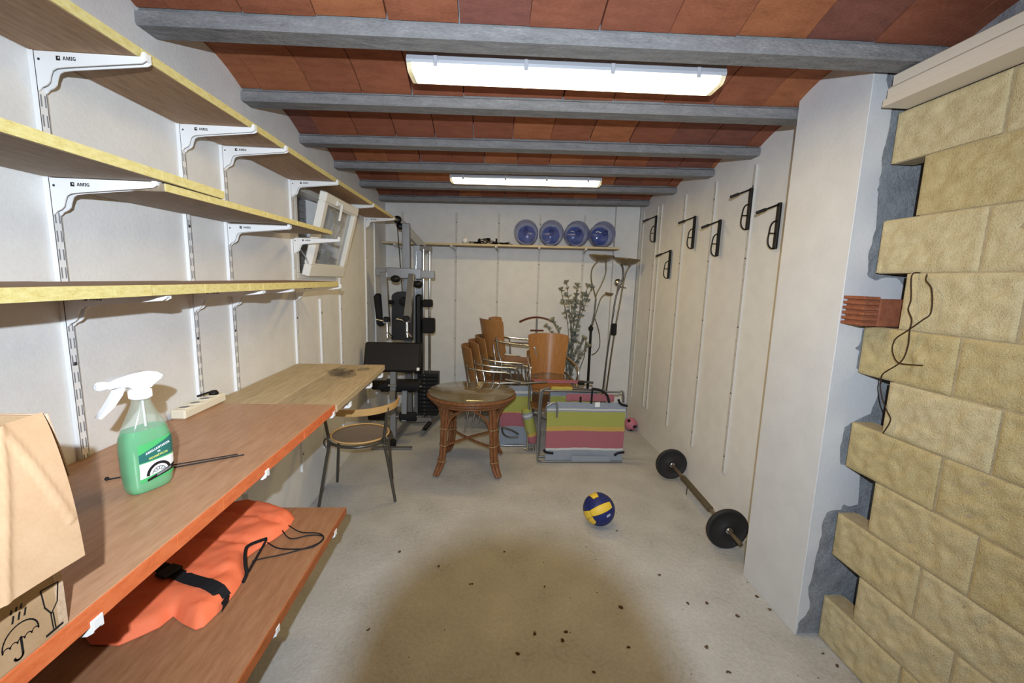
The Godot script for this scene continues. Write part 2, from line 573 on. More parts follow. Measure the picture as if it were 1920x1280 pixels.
func block(wall: Node3D, r: int, y0: float, y1: float, z0: float, z1: float) -> void:
	var n := FastNoiseLite.new()
	n.seed = int(rng.randi() % 1000)
	n.frequency = 9.0
	n.fractal_octaves = 4
	var x0 := 1.572 + rng.randf_range(-0.004, 0.004)
	var f := func(u: float, v: float) -> Vector3:
		var e := minf(minf(u, 1 - u) * (z1 - z0), minf(v, 1 - v) * (y1 - y0))
		var round_off := 0.006 * pow(1.0 - clampf(e / 0.007, 0, 1), 2.0)
		var p := Vector3(0, lerpf(y0, y1, v), lerpf(z0, z1, u))
		p.x = x0 + round_off - (0.014 * n.get_noise_3d(0, p.y * 1.3, p.z * 1.3)) * clampf(e / 0.03, 0, 1)
		return p
	var st := S()
	sheet(st, 40, 22, f, Vector3(-1, 0, 0))
	var c := [Vector2(y0, z0), Vector2(y1, z0), Vector2(y1, z1), Vector2(y0, z1)]
	for i in 4:
		var a: Vector2 = c[i]
		var b: Vector2 = c[(i + 1) % 4]
		var o := Vector3(0, (a.x + b.x - y0 - y1), (a.y + b.y - z0 - z1))
		poly(st, [Vector3(x0 + 0.006, a.x, a.y), Vector3(x0 + 0.006, b.x, b.y), Vector3(1.655, b.x, b.y), Vector3(1.655, a.x, a.y)], o)
	obj("stone_block", st, M["stone_%d" % (rng.randi() % 3)], wall)

func ceiling() -> void:
	var c := Node3D.new()
	c.name = "ceiling"
	add_child(c)
	c.set_meta("kind", "structure")
	c.set_meta("label", "ceiling of grey concrete joists with curved red clay tiles between them")
	var st := S()
	bx(st, -1.5, 2.2, 2.6, 2.75, -5.7, 1.7)
	obj("slab", st, M.mortar, c)
	for j in ZL.size():
		st = S()
		var xa := XA - 0.02
		var xb := XB + 0.02
		# section: flat sole, short side, then the narrow web
		var sec := [Vector2(0.006, 2.41), Vector2(0.0, 2.416), Vector2(0.0, 2.452), Vector2(0.02, 2.462), Vector2(0.035, 2.58), Vector2(0.065, 2.58), Vector2(0.08, 2.462), Vector2(0.1, 2.452), Vector2(0.1, 2.416), Vector2(0.094, 2.41)]
		var ends := []
		for x in [xa, xb]:
			var e := []
			for p in sec:
				e.append(Vector3(x, p.y, zj(j, x) + p.x))
			ends.append(e)
		for i in sec.size():
			var i1 := (i + 1) % sec.size()
			var o: Vector3 = ends[0][i] + ends[0][i1] - Vector3(xa, 2.46, zj(j, xa) + 0.05) * 2.0
			o.x = 0
			poly(st, [ends[0][i], ends[1][i], ends[1][i1], ends[0][i1]], o)
		obj("joist", st, M.concrete, c)
	for j in ZL.size():
		var x := XA - 0.06 - rng.randf() * 0.12
		while x < XB + 0.02:
			var x1 := x + 0.243 + rng.randf_range(-0.004, 0.004)
			vault_tile(c, j, x + 0.0022, x1 - 0.0022)
			x = x1

func vault_tile(c: Node3D, j: int, x0: float, x1: float) -> void:
	var st := S()
	var skew := rng.randf_range(-0.006, 0.006)
	var drop := rng.randf_range(-0.003, 0.003)
	var f := func(u: float, v: float) -> Vector3:
		var x := lerpf(x0, x1, u) + skew * (v - 0.5)
		var za := zj(j, x) + 0.012
		var zb := zj(j + 1, x) + 0.1 - 0.012
		if j + 1 >= ZL.size():
			zb = zj(j + 1, x)
		var y := 2.452 + 0.082 * sin(PI * (0.06 + 0.88 * v)) + drop
		return Vector3(x, y, lerpf(za, zb, v))
	var g := func(u: float, v: float) -> Vector3:
		return f.call(u, v) + Vector3(0, 0.03, 0)
	sheet(st, 1, 10, f, Vector3.DOWN)
	for u in [0.0, 1.0]:
		for i in 10:
			poly(st, [f.call(u, i / 10.0), f.call(u, (i + 1) / 10.0), g.call(u, (i + 1) / 10.0), g.call(u, i / 10.0)], Vector3(u * 2 - 1, 0, 0))
	obj("clay_tile", st, M["clay_%d" % [0, 0, 0, 1, 1, 1, 2, 3, 3][rng.randi() % 9]], c)
# ---------------------------------------------------------------- slotted rails, brackets and shelves
func rail_x(p: Vector3, d: Vector3, y0: float, y1: float, label: String, group: String, near := true, paint := "white_metal", wide := 1.0) -> Node3D:
	# p on the wall, d the way the rail faces
	var side := d.cross(Vector3.UP).normalized()
	var b := Basis(side, Vector3.UP, side.cross(Vector3.UP))
	var t := thing("wall_rail", label, "shelf rail", Vector3(p.x, y0, p.z), group)
	var st := S()
	var mid := Vector3(p.x, (y0 + y1) * 0.5, p.z)
	for s in [-1.0, 1.0]:
		box(st, mid + d * 0.0065 + side * s * 0.0115 * wide, Vector3(0.003, y1 - y0, 0.013), 0.0, b)
	box(st, mid + d * 0.0115, Vector3(0.024 * wide, y1 - y0, 0.003), 0.0, b)
	obj("channel", st, M[paint], t)
	st = S()
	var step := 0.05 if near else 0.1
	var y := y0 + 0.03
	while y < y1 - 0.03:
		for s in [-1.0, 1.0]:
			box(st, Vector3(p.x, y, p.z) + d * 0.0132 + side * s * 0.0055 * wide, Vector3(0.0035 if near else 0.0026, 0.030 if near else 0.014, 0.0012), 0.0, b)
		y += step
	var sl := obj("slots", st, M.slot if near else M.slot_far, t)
	sl.set_meta("kind", "stuff")
	y = y0 + 0.12
	while y < y1:
		st = S()
		lathe(st, [Vector2(0.0055, 0), Vector2(0.005, 0.0025), Vector2(0, 0.0035)], 10, Transform3D(Basis(side, d, side.cross(d)), Vector3(p.x, y, p.z) + d * 0.013))
		obj("screw", st, M.screw, t)
		y += 0.45
	return t

var bracket_proto := {}
# a pressed steel bracket; reach along +x, its top at y = 0, the wall at x = 0
func bracket(at: Vector3, turn: float, reach: float, label: String, group: String, marked := true) -> void:
	var key := "%s%s" % [reach, marked]
	if key in bracket_proto:
		var c := dup(bracket_proto[key], label, at, turn - (bracket_proto[key] as Node3D).rotation.y)
		c.set_meta("group", group)
		return
	var t := thing("shelf_bracket", label, "bracket", Vector3.ZERO, group)
	var r := reach
	var side := [Vector2(0, 0), Vector2(r - 0.012, 0), Vector2(r - 0.006, 0.012), Vector2(r, 0.012), Vector2(r, -0.01), Vector2(r - 0.01, -0.016), Vector2(0.075, -0.036), Vector2(0.05, -0.04), Vector2(0.04, -0.046), Vector2(0.034, -0.06), Vector2(0.03, -0.074), Vector2(0.022, -0.082), Vector2(0.010, -0.088), Vector2(0.004, -0.095), Vector2(0, -0.098)]
	var st := S()
	prism(st, side, 0.003, Transform3D(Basis(), Vector3(0.014, 0, 0.008)))
	prism(st, side, 0.003, Transform3D(Basis(), Vector3(0.014, 0, -0.011)))
	box(st, Vector3(r * 0.5 + 0.012, -0.0015, 0), Vector3(r - 0.012, 0.003, 0.022), 0.0)
	obj("arm", st, M.white_metal, t)
	st = S()
	bx(st, r + 0.011, r + 0.0145, -0.008, 0.012, -0.009, 0.009, 0.001)
	obj("upturned_tip", st, M.white_metal, t)
	if marked:
		var tm := TextMesh.new()
		tm.text = "AMIG"
		tm.font_size = 40
		tm.pixel_size = 0.00031
		tm.depth = 0.0004
		var f := SystemFont.new()
		f.font_names = PackedStringArray(["Droid Sans"])
		f.font_weight = 700
		tm.font = f
		tm.material = M.ink
		var mi := MeshInstance3D.new()
		mi.name = "lettering"
		mi.mesh = tm
		mi.position = Vector3(0.1, -0.0155, 0.0112)
		t.add_child(mi)
		st = S()
		box(st, Vector3(0.072, -0.0155, 0.0112), Vector3(0.010, 0.011, 0.0004))
		obj("printed_mark", st, M.ink, t)
		st = S()
		box(st, Vector3(0.0735, -0.0145, 0.0115), Vector3(0.003, 0.004, 0.0004))
		obj("mark_inset", st, M.white_metal, t)
	st = S()
	lathe(st, [Vector2(0.0035, 0), Vector2(0.003, 0.001), Vector2(0, 0.0012)], 8, Transform3D(Basis(Vector3.RIGHT, PI / 2), Vector3(0.024, -0.02, 0.011)))
	obj("rivet", st, M.screw, t)
	t.position = at
	t.rotation.y = turn
	bracket_proto[key] = t

func board(called: String, label: String, x1: float, y0: float, y1: float, za: float, zb: float, m: Material, em: Material, group: String, cat := "shelf", x0 := XA + 0.004) -> Node3D:
	var t := thing(called, label, cat, Vector3((x0 + x1) * 0.5, y0, (za + zb) * 0.5), group)
	var st := S()
	bx(st, x0, x1 - 0.004, y0, y1, za, zb, 0.002)
	obj("panel", st, m, t)
	# the sawn edge band, a little uneven
	st = S()
	var n := 14
	for i in n:
		var a := lerpf(za, zb, float(i) / n)
		var b := lerpf(za, zb, float(i + 1) / n)
		bx(st, x1 - 0.004, x1 + rng.randf_range(-0.0006, 0.0008), y0 + 0.0005, y1 - 0.0005, a, b)
	obj("edge_band", st, em, t)
	return t

func left_wall_shelving() -> void:
	var d := Vector3.RIGHT
	var g := "slotted rails on the left wall"
	var rails := [[-1.28, 0.30, 2.26, "white slotted wall rail nearest the cardboard box"], [-1.81, 0.30, 2.26, "white slotted rail above the power strip on the workbench"], [-2.075, 0.30, 2.26, "white slotted rail just past the power strip, over the planks"], [-2.74, 0.30, 2.26, "white slotted rail beside the tilted window, on its near side"], [-3.14, 0.30, 1.42, "short white slotted rail under the tilted window"], [-3.56, 0.30, 2.26, "white slotted rail beside the tilted window, on its far side"], [-4.32, 0.30, 2.26, "white slotted rail on the left wall behind the gym's press arm"], [-4.66, 0.30, 2.26, "white slotted rail on the left wall nearest the back corner"]]
	for r in rails:
		rail_x(Vector3(XA, 0, r[0]), d, r[1], r[2], r[3], g, r[0] > -2.2)
	# top shelf: two boards end to end
	var gs := "yellow edged shelves on the left wall"
	board("shelf_board", "highest yellow edged shelf board over the near half of the left wall", -0.928, 2.150, 2.176, -0.3, -2.02, M.shelf_ply, M.yellow_edge, gs)
	board("shelf_board", "highest yellow edged shelf board, the far one reaching over the window", -0.93, 2.150, 2.175, -2.024, -4.5, M.shelf_ply, M.yellow_edge, gs)
	board("shelf_board", "middle height thick yellow edged shelf board at the near end of the left wall", -0.885, 1.836, 1.862, 0.4, -1.535, M.shelf_grey, M.yellow_edge, gs)
	var slant := board("shelf_board", "middle height shelf board lapping under its neighbour and ending at the window", -0.893, 1.814, 1.836, -1.28, -2.56, M.shelf_grey, M.yellow_edge, gs)
	slant.rotation.x = 0.008
	slant.position.y += 0.0025
	board("shelf_board", "lowest yellow edged shelf board at the near end, at the camera's height", -0.892, 1.527, 1.557, 0.4, -1.195, M.shelf_ply, M.yellow_edge, gs)
	board("shelf_board", "lowest yellow edged shelf board in the middle, over the bottle and power strip", -0.896, 1.527, 1.556, -1.198, -1.715, M.shelf_ply, M.yellow_edge, gs)
	board("shelf_board", "lowest yellow edged shelf board at the far end, below the window", -0.902, 1.526, 1.555, -1.718, -2.66, M.shelf_ply, M.yellow_edge, gs)
	var gb := "white shelf brackets on the left wall"
	var where := {-1.28: "the rail nearest the cardboard box", -1.81: "the rail above the power strip", -2.075: "the rail just past the power strip", -2.74: "the rail before the window", -3.56: "the rail past the window", -4.3: "the rail by the gym"}
	for z in [-1.28, -1.81, -2.075, -2.74, -3.56]:
		bracket(Vector3(XA, 2.149, z), 0.0, 0.275, "white bracket under the highest shelf on " + where[z], gb)
	bracket(Vector3(XA, 2.149, -4.32), 0.0, 0.275, "white bracket under the far end of the highest shelf beside the gym", gb)
	for z in [-1.28, -2.075, -2.74]:
		bracket(Vector3(XA, 1.834 if z > -1.5 else 1.813, z), 0.0, 0.275, "white bracket under the middle shelf on " + where[z], gb)
	for z in [-1.28, -1.81, -2.075, -2.74]:
		bracket(Vector3(XA, 1.526 if z > -2.5 else 1.525, z), 0.0, 0.275, "white bracket under the lowest shelf on " + where[z], gb)

func worktops() -> void:
	var g := "worktops on the left wall"
	board("workbench_board", "wide brown workbench board with an orange front edge under the spray bottle", -0.655, 0.998, 1.033, 0.4, -1.85, M.bench, M.orange_edge, g, "worktop")
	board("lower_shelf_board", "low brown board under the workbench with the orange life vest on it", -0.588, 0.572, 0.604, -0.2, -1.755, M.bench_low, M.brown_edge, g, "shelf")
	var t := thing("plank_worktop", "worktop of bare pale planks past the workbench, stained dark at its end", "worktop", Vector3(-0.92, 0.99, -2.3), g)
	var x := XA + 0.004
	for i in 4:
		var w: float = [0.138, 0.142, 0.136, 0.134][i]
		var st := S()
		bx(st, x, x + w - 0.003, 0.996, 1.029 + [0.0, 0.002, -0.001, 0.001][i], -1.853, -2.735 - [0.0, 0.006, -0.004, 0.004][i], 0.003)
		obj("plank", st, M["plank_%d" % (i % 3)], t)
		x += w
	var st := S()
	bx(st, XA + 0.02, -0.68, 0.972, 0.996, -2.5, -2.56, 0.002)
	bx(st, XA + 0.02, -0.68, 0.972, 0.996, -2.0, -2.06, 0.002)
	obj("cleat", st, M.plank_1, t)
	st = S()
	for i in 9:
		var c := Vector3(-0.83 + rng.randf_range(-0.1, 0.1), 1.0315, -2.5 + rng.randf_range(-0.12, 0.12))
		var ring := []
		for k in 14:
			var a := TAU * k / 14
			ring.append(c + Vector3(cos(a) * rng.randf_range(0.02, 0.06), 0, sin(a) * rng.randf_range(0.03, 0.08)))
		poly(st, ring, Vector3.UP)
	var stain := glass("stain", col(60, 62, 70), 0.28, 0.7)
	obj("dark_stain", st, stain, t)
	var gb := "long white brackets under the worktops"
	for q in [[-0.69, "nearest the cardboard box"], [-1.26, "beside the spray bottle"], [-1.83, "at the far end of the orange edge"]]:
		bracket(Vector3(XA, 0.996, q[0]), 0.0, 0.533, "long white bracket under the workbench, " + q[1], gb, false)
	for q in [[-2.06, "near end"], [-2.44, "middle"], [-2.7, "far end"]]:
		bracket(Vector3(XA, 0.97, q[0]), 0.0, 0.533, "long white bracket under the plank worktop at its " + q[1], gb, false)
	for q in [[-1.14, "beside the life vest's strap"], [-1.62, "at the far end, by the chair"]]:
		bracket(Vector3(XA, 0.57, q[0]), 0.0, 0.6, "long white bracket under the low board, " + q[1], gb, false)

# ---------------------------------------------------------------- tube lights
func lamps_on_ceiling() -> void:
	var q := [[Vector3(0.297, 0, -1.85), 1.25, -0.035, "long strip light with glowing diffuser between the two nearest joists"], [Vector3(0.3, 0, -3.71), 1.25, -0.09, "long strip light with glowing diffuser farther down the ceiling"]]
	for e in q:
		var c: Vector3 = e[0]
		var L: float = e[1]
		var t := thing("strip_light", e[3], "ceiling light", Vector3(c.x, 2.39, c.z), "strip lights on the ceiling")
		var st := S()
		var xf := Transform3D(Basis(Vector3.UP, PI / 2), Vector3(c.x - L / 2, 0, c.z))
		var top := [Vector2(-0.075, 2.416), Vector2(0.075, 2.416), Vector2(0.078, 2.426), Vector2(0.066, 2.458), Vector2(0.054, 2.47), Vector2(-0.054, 2.47), Vector2(-0.066, 2.458), Vector2(-0.078, 2.426)]
		prism(st, top, L, xf)
		obj("housing", st, M.fixture, t)
		for s in [-1, 1]:
			st = S()
			bx(st, c.x + s * 0.4 - 0.03, c.x + s * 0.4 + 0.03, 2.468, 2.53, c.z - 0.03, c.z + 0.03, 0.003)
			obj("mounting_block", st, M.fixture, t)
		st = S()
		var dif := [Vector2(-0.074, 2.415), Vector2(0.074, 2.415), Vector2(0.071, 2.408), Vector2(0.06, 2.395), Vector2(0.048, 2.391), Vector2(-0.048, 2.391), Vector2(-0.06, 2.395), Vector2(-0.071, 2.408)]
		prism(st, dif, L - 0.04, Transform3D(xf.basis, xf.origin + Vector3(0.02, 0, 0)))
		var glow: StandardMaterial3D = M.get("tube_glow")
		if glow == null:
			glow = mat("tube_glow", Color.WHITE, 0.4)
			glow.emission_enabled = true
			glow.emission = Color(1.0, 0.93, 0.78)
			glow.emission_energy_multiplier = GLOW
		obj("diffuser", st, glow, t)
		st = S()
		for s in [-1, 1]:
			st = S()
			prism(st, dif, 0.018, Transform3D(xf.basis, xf.origin + Vector3(0.001 if s < 0 else L - 0.019, 0, 0)))
			obj("diffuser_end", st, M.get("diffuser_end") if M.has("diffuser_end") else glass("diffuser_end", col(240, 236, 214), 0.6, 0.3), t)
		for sd in [-1.0, 1.0]:
			for i in 4:
				st = S()
				var x: float = c.x - L / 2 + L * [0.09, 0.37, 0.64, 0.91][i]
				bx(st, x - 0.008, x + 0.008, 2.402, 2.442, c.z + sd * 0.081 - 0.004, c.z + sd * 0.081 + 0.004, 0.002)
				obj("clip", st, M.fixture, t)
		t.rotation.y = e[2]
		var lamp := AreaLight3D.new()
		lamp.name = "tube_light"
		lamp.area_size = Vector2(L - 0.05, 0.1)
		lamp.position = Vector3(c.x, 2.386, c.z)
		lamp.rotation = Vector3(-PI / 2, e[2], 0)
		lamp.light_color = TUBE_COL
		lamp.light_energy = TUBE_E
		lamp.area_range = 12.0
		lamp.shadow_enabled = true
		add_child(lamp, true)

const GLOW := 5.0
const TUBE_E := 0.85
# ---------------------------------------------------------------- things on the worktops
func make_materials_more() -> void:
	mat("liquid", col(62, 172, 100), 0.12)
	M.liquid.metallic_specular = 0.6
	glass("clear_plastic", col(206, 226, 214), 0.2, 0.05)
	mat("spray_white", col(244, 244, 244), 0.3)
	mat("teal", col(48, 112, 104), 0.4)
	mat("label_green", col(84, 186, 112), 0.4)
	mat("label_yellow", col(214, 226, 120), 0.4)
	mat("label_grey", col(128, 132, 134), 0.4)
	tmat("vest", noise_tex(90, 6, 120, 0.5, [col(250, 118, 76), col(255, 130, 88), col(255, 144, 104)]), Vector3.ONE * 3.0, 0.7, bump_tex(91, 60, 160, 0.6, 4.0), 0.3)
	mat("ball_blue", col(34, 44, 104), 0.45)
	mat("ball_yellow", col(238, 200, 70), 0.45)
	mat("rubber", col(44, 42, 42), 0.6)
	mat("grip", col(92, 82, 66), 0.8)
	mat("rust_bar", col(140, 128, 110), 0.4, 0.7)
	mat("wire", col(52, 34, 22), 0.6)
	mat("pink", col(196, 120, 140), 0.5)

func bench_things() -> void:
	cardboard_box()
	spray_bottle()
	# power strip
	var t := thing("power_strip", "white four socket power strip by the wall on the workbench, with a black plug", "power strip", Vector3(-1.16, 1.033, -1.75))
	var st := S()
	bx(st, -1.19, -1.134, 1.034, 1.071, -1.625, -1.885, 0.006)
	obj("body", st, M.ivory, t)
	for i in 4:
		var c := Vector3(-1.162, 1.071, -1.665 - i * 0.06)
		st = S()
		lathe(st, [Vector2(0.017, 0.001), Vector2(0.0185, 0.001), Vector2(0.0205, 0.003), Vector2(0.0225, 0.003), Vector2(0.0235, -0.001)], 20, Transform3D(Basis(), c))
		obj("socket_rim", st, M.ivory, t)
		st = S()
		lathe(st, [Vector2(0.0, 0.0012), Vector2(0.0172, 0.0012)], 20, Transform3D(Basis(), c))
		obj("socket_well", st, M.slot, t)
	st = S()
	lathe(st, [Vector2(0, 0.004), Vector2(0.018, 0.004), Vector2(0.018, 0.012), Vector2(0.012, 0.02), Vector2(0, 0.02)], 14, Transform3D(Basis(), Vector3(-1.162, 1.07, -1.845)))
	tube(st, curve([Vector3(-1.162, 1.085, -1.845), Vector3(-1.15, 1.095, -1.80), Vector3(-1.175, 1.088, -1.76)]), 0.004, 6)
	obj("plug", st, M.black, t)
	# two thin rods
	t = thing("thin_rod", "thin black rod with a knob end, passing behind the spray bottle, the longer one", "rod", Vector3(-0.88, 1.033, -1.24), "thin black rods on the workbench")
	st = S()
	tube(st, [Vector3(-1.005, 1.0365, -1.135), Vector3(-0.742, 1.0365, -1.302)], 0.0022, 6)
	obj("shaft", st, M.ink, t)
	st = S()
	ball(st, Vector3(-1.006, 1.039, -1.1345), Vector3.ONE * 0.0055, 8)
	obj("knob", st, M.ink, t)
	t = thing("thin_rod", "thin black rod lying along the longer one, the shorter of the two", "rod", Vector3(-0.85, 1.033, -1.25), "thin black rods on the workbench")
	st = S()
	tube(st, [Vector3(-0.955, 1.0365, -1.195), Vector3(-0.763, 1.0365, -1.306)], 0.0019, 6)
	obj("shaft", st, M.ink, t)
	st = S()
	ball(st, Vector3(-0.956, 1.038, -1.1945), Vector3.ONE * 0.004, 8)
	obj("knob", st, M.ink, t)
	life_vest()

func flat_line(st: SurfaceTool, pts: Array, w: float, f: Callable, closed := false) -> void:
	# a printed line w wide along 2D points, laid on a surface by f(x, y)
	var m := pts.size()
	for i in (m if closed else m - 1):
		var a: Vector2 = pts[i]
		var b: Vector2 = pts[(i + 1) % m]
		var d := (b - a).normalized() * w * 0.5
		var s := Vector2(-d.y, d.x)
		a -= d * 0.6
		b += d * 0.6
		var q := [f.call(a.x + s.x, a.y + s.y), f.call(b.x + s.x, b.y + s.y), f.call(b.x - s.x, b.y - s.y), f.call(a.x - s.x, a.y - s.y)]
		var o: Vector3 = f.call(a.x, a.y)
		poly(st, q, FLAT_OUT)

var FLAT_OUT := Vector3.RIGHT

func arc2(c: Vector2, r: float, a0: float, a1: float, n := 12) -> Array:
	var out := []
	for i in n + 1:
		var a := lerpf(a0, a1, float(i) / n)
		out.append(c + Vector2(cos(a), sin(a)) * r)
	return out

func cardboard_box() -> void:
	var t := thing("cardboard_box", "open brown cardboard box with umbrella and glass symbols on the workbench's near end", "box", Vector3(-0.87, 1.033, -0.42))
	var x1 := -0.658
	var z0 := -0.648
	var z1 := -0.2
	var y1 := 1.38
	var st := S()
	bx(st, x1 - 0.005, x1, 1.034, y1, z0, z1, 0.001)
	obj("side_panel", st, M.card_dark, t)
	st = S()
	bx(st, -1.09, -1.085, 1.034, y1, z0, z1, 0.001)
	obj("side_panel", st, M.card_dark, t)
	st = S()
	bx(st, -1.085, x1 - 0.005, 1.034, y1, z0, z0 + 0.005, 0.001)
	obj("end_panel", st, M.card_dark, t)
	st = S()
	bx(st, -1.085, x1 - 0.005, 1.034, y1, z1 - 0.005, z1, 0.001)
	obj("end_panel", st, M.card_dark, t)
	st = S()
	bx(st, -1.085, x1 - 0.005, 1.034, 1.039, z0 + 0.005, z1 - 0.005)
	obj("bottom_panel", st, M.card_dark, t)
	# tape strip down the far edge of the side
	st = S()
	bx(st, x1, x1 + 0.0003, 1.036, 1.2, z0 + 0.0, z0 + 0.0135)
	obj("edge_strip", st, M.card_edge, t)
	# long flap folded out and down over the side, creased
	var flap := func(u: float, v: float, off: float) -> Vector3:
		var z := lerpf(z0 + 0.004 + 0.026 * v, z1, u)
		var p := Vector3(lerpf(x1 + 0.002, x1 + 0.062, pow(v, 0.8)), lerpf(y1 + 0.004, 1.172 + 0.012 * u, v), z)
		var k1 := absf(u - 0.14 - 0.10 * v) / 0.010
		var k2 := absf(u - 0.12 + 0.16 * (v - 0.1)) / 0.009
		p.x += 0.0035 * exp(-k1 * k1) + (0.0035 * exp(-k2 * k2) if v < 0.75 else 0.0) + 0.004 * sin(u * 7.0 + v * 3.0)
		return p + Vector3(off, off * 0.3, 0)
	st = S()
	var fo := func(u: float, v: float) -> Vector3: return flap.call(u, v, 0.0045)
	var fi := func(u: float, v: float) -> Vector3: return flap.call(u, v, 0.0)
	sheet(st, 90, 60, fo, Vector3(1, 0.3, 0))
	sheet(st, 90, 60, fi, Vector3(-1, -0.3, 0))
	obj("long_flap", st, M.card, t)
	st = S()
	for i in 60:
		var v := i / 60.0
		var w := (i + 1) / 60.0
		poly(st, [fo.call(0.0, v), fi.call(0.0, v), fi.call(0.0, w), fo.call(0.0, w)], Vector3(0, 0, -1))
	for i in 90:
		var u := i / 90.0
		var w := (i + 1) / 90.0
		poly(st, [fo.call(u, 1.0), fi.call(u, 1.0), fi.call(w, 1.0), fo.call(w, 1.0)], Vector3(0, -1, 0))
	obj("cut_edge", st, M.card_edge, t)
	# end flap standing out over the far end
	st = S()
	var b := Basis(Vector3.RIGHT, 0.2)
	box(st, Vector3(-0.87, 1.325, z0 - 0.018), Vector3(0.43, 0.11, 0.0045), 0.001, b)
	obj("end_flap", st, M.card_edge, t)
	# printed symbols on the side: this way round, the picture's right is -z
	var face := func(x: float, y: float) -> Vector3: return Vector3(x1 + 0.0004, 1.034 + y, z0 - 0.0 - x)
	FLAT_OUT = Vector3.RIGHT
	st = S()
	var g := func(x: float, y: float) -> Vector3: return face.call(-x, y)
	# wine glass
	flat_line(st, [Vector2(0.0075, 0.079), Vector2(0.033, 0.083), Vector2(0.0305, 0.053), Vector2(0.0225, 0.037), Vector2(0.012, 0.05)], 0.0022, g, true)
	flat_line(st, [Vector2(0.0235, 0.037), Vector2(0.0225, 0.011)], 0.002, g)
	flat_line(st, [Vector2(0.0200, 0.037), Vector2(0.0190, 0.011)], 0.002, g)
	flat_line(st, [Vector2(0.0085, 0.0085), Vector2(0.033, 0.0075)], 0.0042, g)
	obj("glass_symbol", st, M.ink, t)
	st = S()
	var uc := Vector2(0.066, 0.034)
	flat_line(st, arc2(uc, 0.024, -0.1, PI + 0.1, 16), 0.0022, g)
	var scal := []
	for i in 5:
		scal.append_array(arc2(uc + Vector2(-0.024 + 0.0048 + i * 0.0096, -0.003), 0.0048, PI, 0.0, 5))
	flat_line(st, scal, 0.0016, g)
	flat_line(st, [uc + Vector2(0, 0.003), uc + Vector2(0, -0.022)], 0.0034, g)
	flat_line(st, arc2(uc + Vector2(0.0055, -0.022), 0.0055, PI, TAU, 8), 0.0032, g)
	for i in 3:
		flat_line(st, [Vector2(0.055 + i * 0.008, 0.074), Vector2(0.0575 + i * 0.008, 0.065)], 0.0028, g)
		flat_line(st, [Vector2(0.059 + i * 0.0065, 0.084), Vector2(0.0605 + i * 0.0065, 0.079)], 0.0022, g)
	obj("umbrella_symbol", st, M.ink, t)

